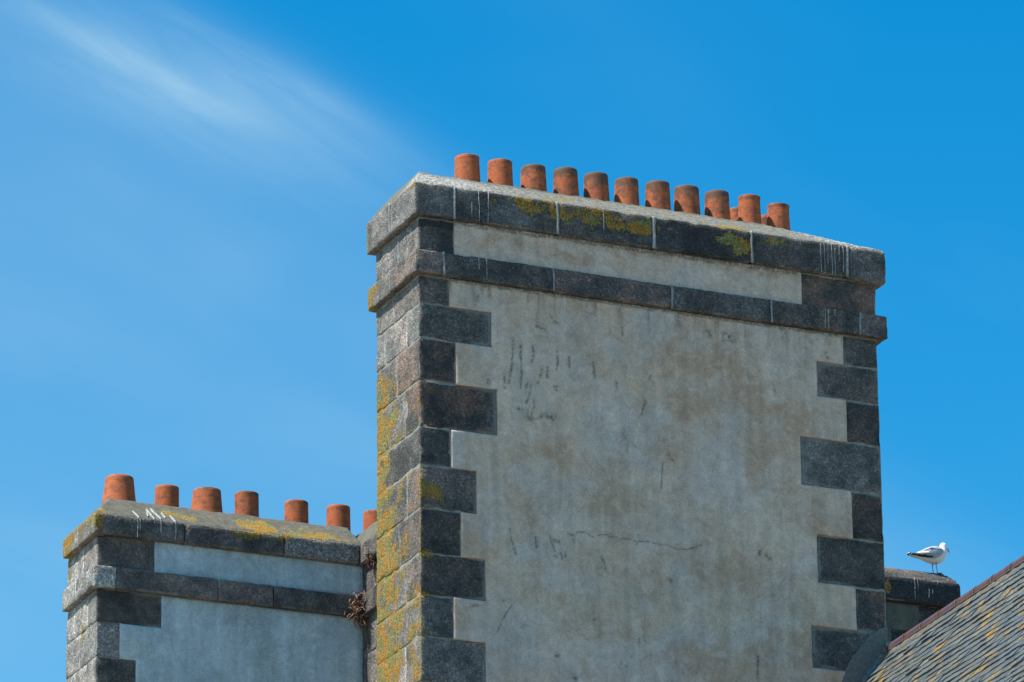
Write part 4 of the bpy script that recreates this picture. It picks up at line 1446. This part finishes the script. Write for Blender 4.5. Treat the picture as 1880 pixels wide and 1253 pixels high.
# ================================================================== DEAD PLANTS
def dead_plant(loc, seed, n, spread, length, droop, label, toward):
    r_ = random.Random(seed)
    root = empty('dried_plant', loc)
    tag(root, label, 'plant', 'dead plants in the chimney corner')
    for part, mat, cnt, sc_, base in (('stalks', TWIG, n, 1.0, 0.011), ('roots', TWIG2, int(n * 1.2), 0.9, 0.008)):
        V, F = [], []
        for q in range(cnt):
            p = Vector((r_.gauss(0, spread * 0.40), r_.gauss(0, spread * 0.3), r_.gauss(0, spread * 0.8)))
            d = Vector((r_.uniform(-1, 0.8), r_.uniform(-1.0, 0.2), r_.uniform(-1.2, 1.1) if part == 'stalks' else r_.uniform(-1.6, 0.2))) + Vector(toward)
            d.normalize()
            L = length * r_.uniform(0.35, 1.0) * sc_
            w = base * r_.uniform(0.4, 1.0)
            seg = 5
            side = d.cross(Vector((r_.uniform(-1, 1), r_.uniform(-1, 1), r_.uniform(-1, 1)))).normalized()
            b0 = len(V)
            for i in range(seg + 1):
                t_ = i / seg
                ww = w * (1 - 0.7 * t_) * (1.5 if i == 2 else 1.0)
                up_ = d.cross(side)
                V += [tuple(p + side * ww), tuple(p + up_ * ww * 0.6), tuple(p - side * ww)]
                if i:
                    a = b0 + 3 * (i - 1)
                    for k in range(3): F.append([a + k, a + (k + 1) % 3, a + 3 + (k + 1) % 3, a + 3 + k])
                p = p + d * (L / seg)
                d = (d + Vector((r_.uniform(-.5, .5), r_.uniform(-.5, .5), r_.uniform(-.5, .4) - droop))).normalized()
        mesh_obj(part, V, F, mat, root, False)
    return root


dead_plant((1.13, LY - 0.10, 18.93), 5, 110, 0.10, 0.17, 0.15, 'large dead brown plant hanging at the string course in the corner of the lower chimney', (-0.2, -0.4, -0.1))
dead_plant((1.20, 4.20, 19.44), 8, 60, 0.055, 0.12, 0.2, 'smaller dead rusty plant under the cap beside the tall chimney', (-0.2, -0.3, -0.1))


# ================================================================== GULL
def ellipse_loft(name, st, mat, parent, S=20, sub=1):
    """st: (x, y, z, tilt angle of section, half height, half width)"""
    V, F = [], []
    for (x, y, z, a, hh, hw) in st:
        ux, uz = -math.sin(a), math.cos(a)
        for k in range(S):
            t_ = 2 * math.pi * k / S
            c, s = math.cos(t_), math.sin(t_)
            V.append((x + ux * hh * s, y + hw * c, z + uz * hh * s))
    n = len(st)
    for j in range(n - 1):
        for k in range(S):
            k2 = (k + 1) % S
            F.append([j * S + k, (j + 1) * S + k, (j + 1) * S + k2, j * S + k2])
    F.append(list(range(S)))
    F.append([(n - 1) * S + k for k in range(S)][::-1])
    o = mesh_obj(name, V, F, mat, parent)
    if sub:
        md = o.modifiers.new('smooth', 'SUBSURF')
        md.levels = sub
        md.render_levels = sub
    return o


WHITE = make_plain('white_plumage', (0.70, 0.70, 0.68), 0.85, 60, 0.05, 0.2, 0.15)
GREY = make_plain('grey_mantle', (0.34, 0.375, 0.42), 0.8, 70, 0.08, 0.2, 0.15)
GREYD = make_plain('grey_feather_edge', (0.20, 0.23, 0.27), 0.8, 70, 0.08, 0.2, 0.1)
BLACK = make_plain('black_primaries', (0.02, 0.021, 0.024), 0.6, 60, 0.1, 0.3, 0.0)
BILL = make_plain('yellow_bill', (0.55, 0.33, 0.08), 0.5, 60, 0.1, 0.4, 0.0)
REDSP = make_plain('bill_red_spot', (0.5, 0.06, 0.03), 0.5, 60, 0.1, 0.4, 0.0)
LEG = make_plain('pink_legs', (0.45, 0.24, 0.23), 0.6, 60, 0.15, 0.3, 0.0)
gull = empty('gull', (9.652, 7.18, 21.118), R(-2))
gull.scale = (0.95, 1.0, 1.08)
tag(gull, 'grey and white gull standing on the dark cap, facing right', 'gull')
A = R
ellipse_loft('body', [(-.345, 0, .187, 0, .004, .022), (-.30, 0, .186, 0, .010, .034), (-.24, 0, .185, A(4), .022, .036), (-.18, 0, .190, A(6), .046, .046), (-.11, 0, .196, A(6), .074, .063),
                      (-.04, 0, .203, A(8), .097, .078), (.03, 0, .212, A(14), .103, .083), (.085, 0, .232, A(32), .090, .075), (.118, 0, .262, A(55), .064, .060),
                      (.125, 0, .292, A(75), .050, .048), (.128, .002, .318, A(84), .047, .042), (.131, .004, .342, A(88), .046, .040), (.133, .006, .360, A(90), .036, .033), (.134, .006, .373, A(90), .016, .016)], WHITE, gull, 24, 2)
# bill, turned a little away and down
bl = ellipse_loft('bill', [(.172, .018, .330, A(-20), .013, .010), (.195, .026, .318, A(-32), .011, .008), (.215, .032, .303, A(-45), .011, .0075), (.230, .037, .286, A(-60), .008, .006), (.236, .039, .274, A(-70), .003, .003)], BILL, gull, 12, 1)
ellipse_loft('red_spot', [(.212, .031, .296, A(-45), .003, .0082), (.219, .034, .290, A(-48), .0045, .0088), (.225, .036, .284, A(-52), .003, .0078)], REDSP, bl, 10, 1)
for s in (-1, 1):
    ellipse_loft('eye', [(.158, s * .033 + .010, .342, 0, .001, .001), (.162, s * .036 + .010, .342, 0, .0055, .004), (.168, s * .034 + .011, .342, 0, .001, .001)], BLACK, gull, 10, 1)


def wing(side):
    st = [(.118, .262, .240, .050, .050), (.105, .290, .205, .066, .050), (.06, .312, .165, .090, .040), (0, .318, .142, .098, .036), (-.06, .306, .138, .094, .034), (-.12, .284, .148, .080, .030),
          (-.175, .256, .164, .062, .024), (-.22, .232, .176, .045, .018), (-.26, .215, .182, .030, .012)]
    V, F = [], []
    K = 12
    for (x, zt, zb, yo, yi) in st:
        zc_, hz = (zt + zb) / 2, (zt - zb) / 2
        for k in range(K + 1):
            a = math.pi * (0.5 - k / K)
            y = yi * 0.25 + (yo - yi * 0.25) * math.cos(a) ** 0.75 if abs(math.cos(a)) > 1e-6 else yi * 0.25
            V.append((x, side * y, zc_ + hz * math.sin(a)))
    for j in range(len(st) - 1):
        for k in range(K):
            a = j * (K + 1) + k
            q = [a, a + 1, a + K + 2, a + K + 1]
            F.append(q if side > 0 else q[::-1])
    o = mesh_obj('wing', V, F, GREY, gull)
    sl_ = o.modifiers.new('thickness', 'SOLIDIFY')
    sl_.thickness = 0.006
    md = o.modifiers.new('smooth', 'SUBSURF')
    md.levels = md.render_levels = 1

    def feather(name, x0, z0, x1, z1, y0, y1, w0, mat, par):
        Vf, Ff = [], []
        n_ = 8
        for i in range(n_ + 1):
            t_ = i / n_
            w = w0 * math.sin(math.pi * (0.12 + 0.80 * t_)) ** 0.6
            x, z, y = x0 + (x1 - x0) * t_, z0 + (z1 - z0) * t_, y0 + (y1 - y0) * t_
            Vf += [(x, side * y, z + w), (x, side * (y + 0.005), z), (x, side * y, z - w), (x, side * (y - 0.006), z)]
            if i:
                a = 4 * (i - 1)
                for k in range(4): Ff.append([a + k, a + (k + 1) % 4, a + 4 + (k + 1) % 4, a + 4 + k])
        Ff += [[0, 1, 2, 3], [4 * n_ + k for k in (3, 2, 1, 0)]]
        return mesh_obj(name, Vf, Ff, mat, par)
    # tertial crescent, primaries and their white tips
    feather('tertial_edge', -.12, .215, -.265, .205, .085, .040, .020, WHITE, o)
    feather('scapular_edge', -.06, .283, -.19, .236, .078, .055, .006, WHITE, o)
    feather('covert_edge', .07, .262, -.10, .272, .093, .082, .004, GREYD, o)
    feather('covert_edge', .02, .215, -.13, .200, .103, .082, .003, GREYD, o)
    for q, (xa, xb, zq) in enumerate([(-.06, -.255, .176), (-.14, -.295, .184), (-.20, -.335, .188), (-.24, -.372, .192)]):
        f_ = feather('primary_feather', xa, zq - .004, xb, zq + 0.006, .086 - .013 * q, .030 - .004 * q, .0135, BLACK, o)
        feather('feather_tip', xb + .016, zq + .008, xb - .004, zq + .008, .042 - .006 * q, .038 - .006 * q, .007, WHITE, o)
    return o


for s in (-1, 1): wing(s)
for s, dx in ((-1, 0.012), (1, -0.012)):
    st = [(0.0 + dx, s * .030, .135, A(90), .016, .016), (-.004 + dx, s * .030, .100, A(90), .008, .008), (-.004 + dx, s * .030, .070, A(90), .0055, .005), (-.002 + dx, s * .030, .052, A(90), .007, .006), (.004 + dx, s * .030, .035, A(90), .005, .005), (.008 + dx, s * .030, .004, A(90), .006, .006)]
    lg = ellipse_loft('leg', st, LEG, gull, 10, 1)
    V = [(-.006 + dx, s * .030, .010), (.06 + dx, s * .030 - .028, .004), (.068 + dx, s * .030, .004), (.06 + dx, s * .030 + .028, .004), (-.006 + dx, s * .030, .001), (.06 + dx, s * .030 - .028, .000), (.068 + dx, s * .030, .000), (.06 + dx, s * .030 + .028, .000)]
    F = [[0, 1, 2], [0, 2, 3], [4, 6, 5], [4, 7, 6], [0, 4, 5, 1], [1, 5, 6, 2], [2, 6, 7, 3], [3, 7, 4, 0]]
    mesh_obj('webbed_foot', V, F, LEG, lg, False)
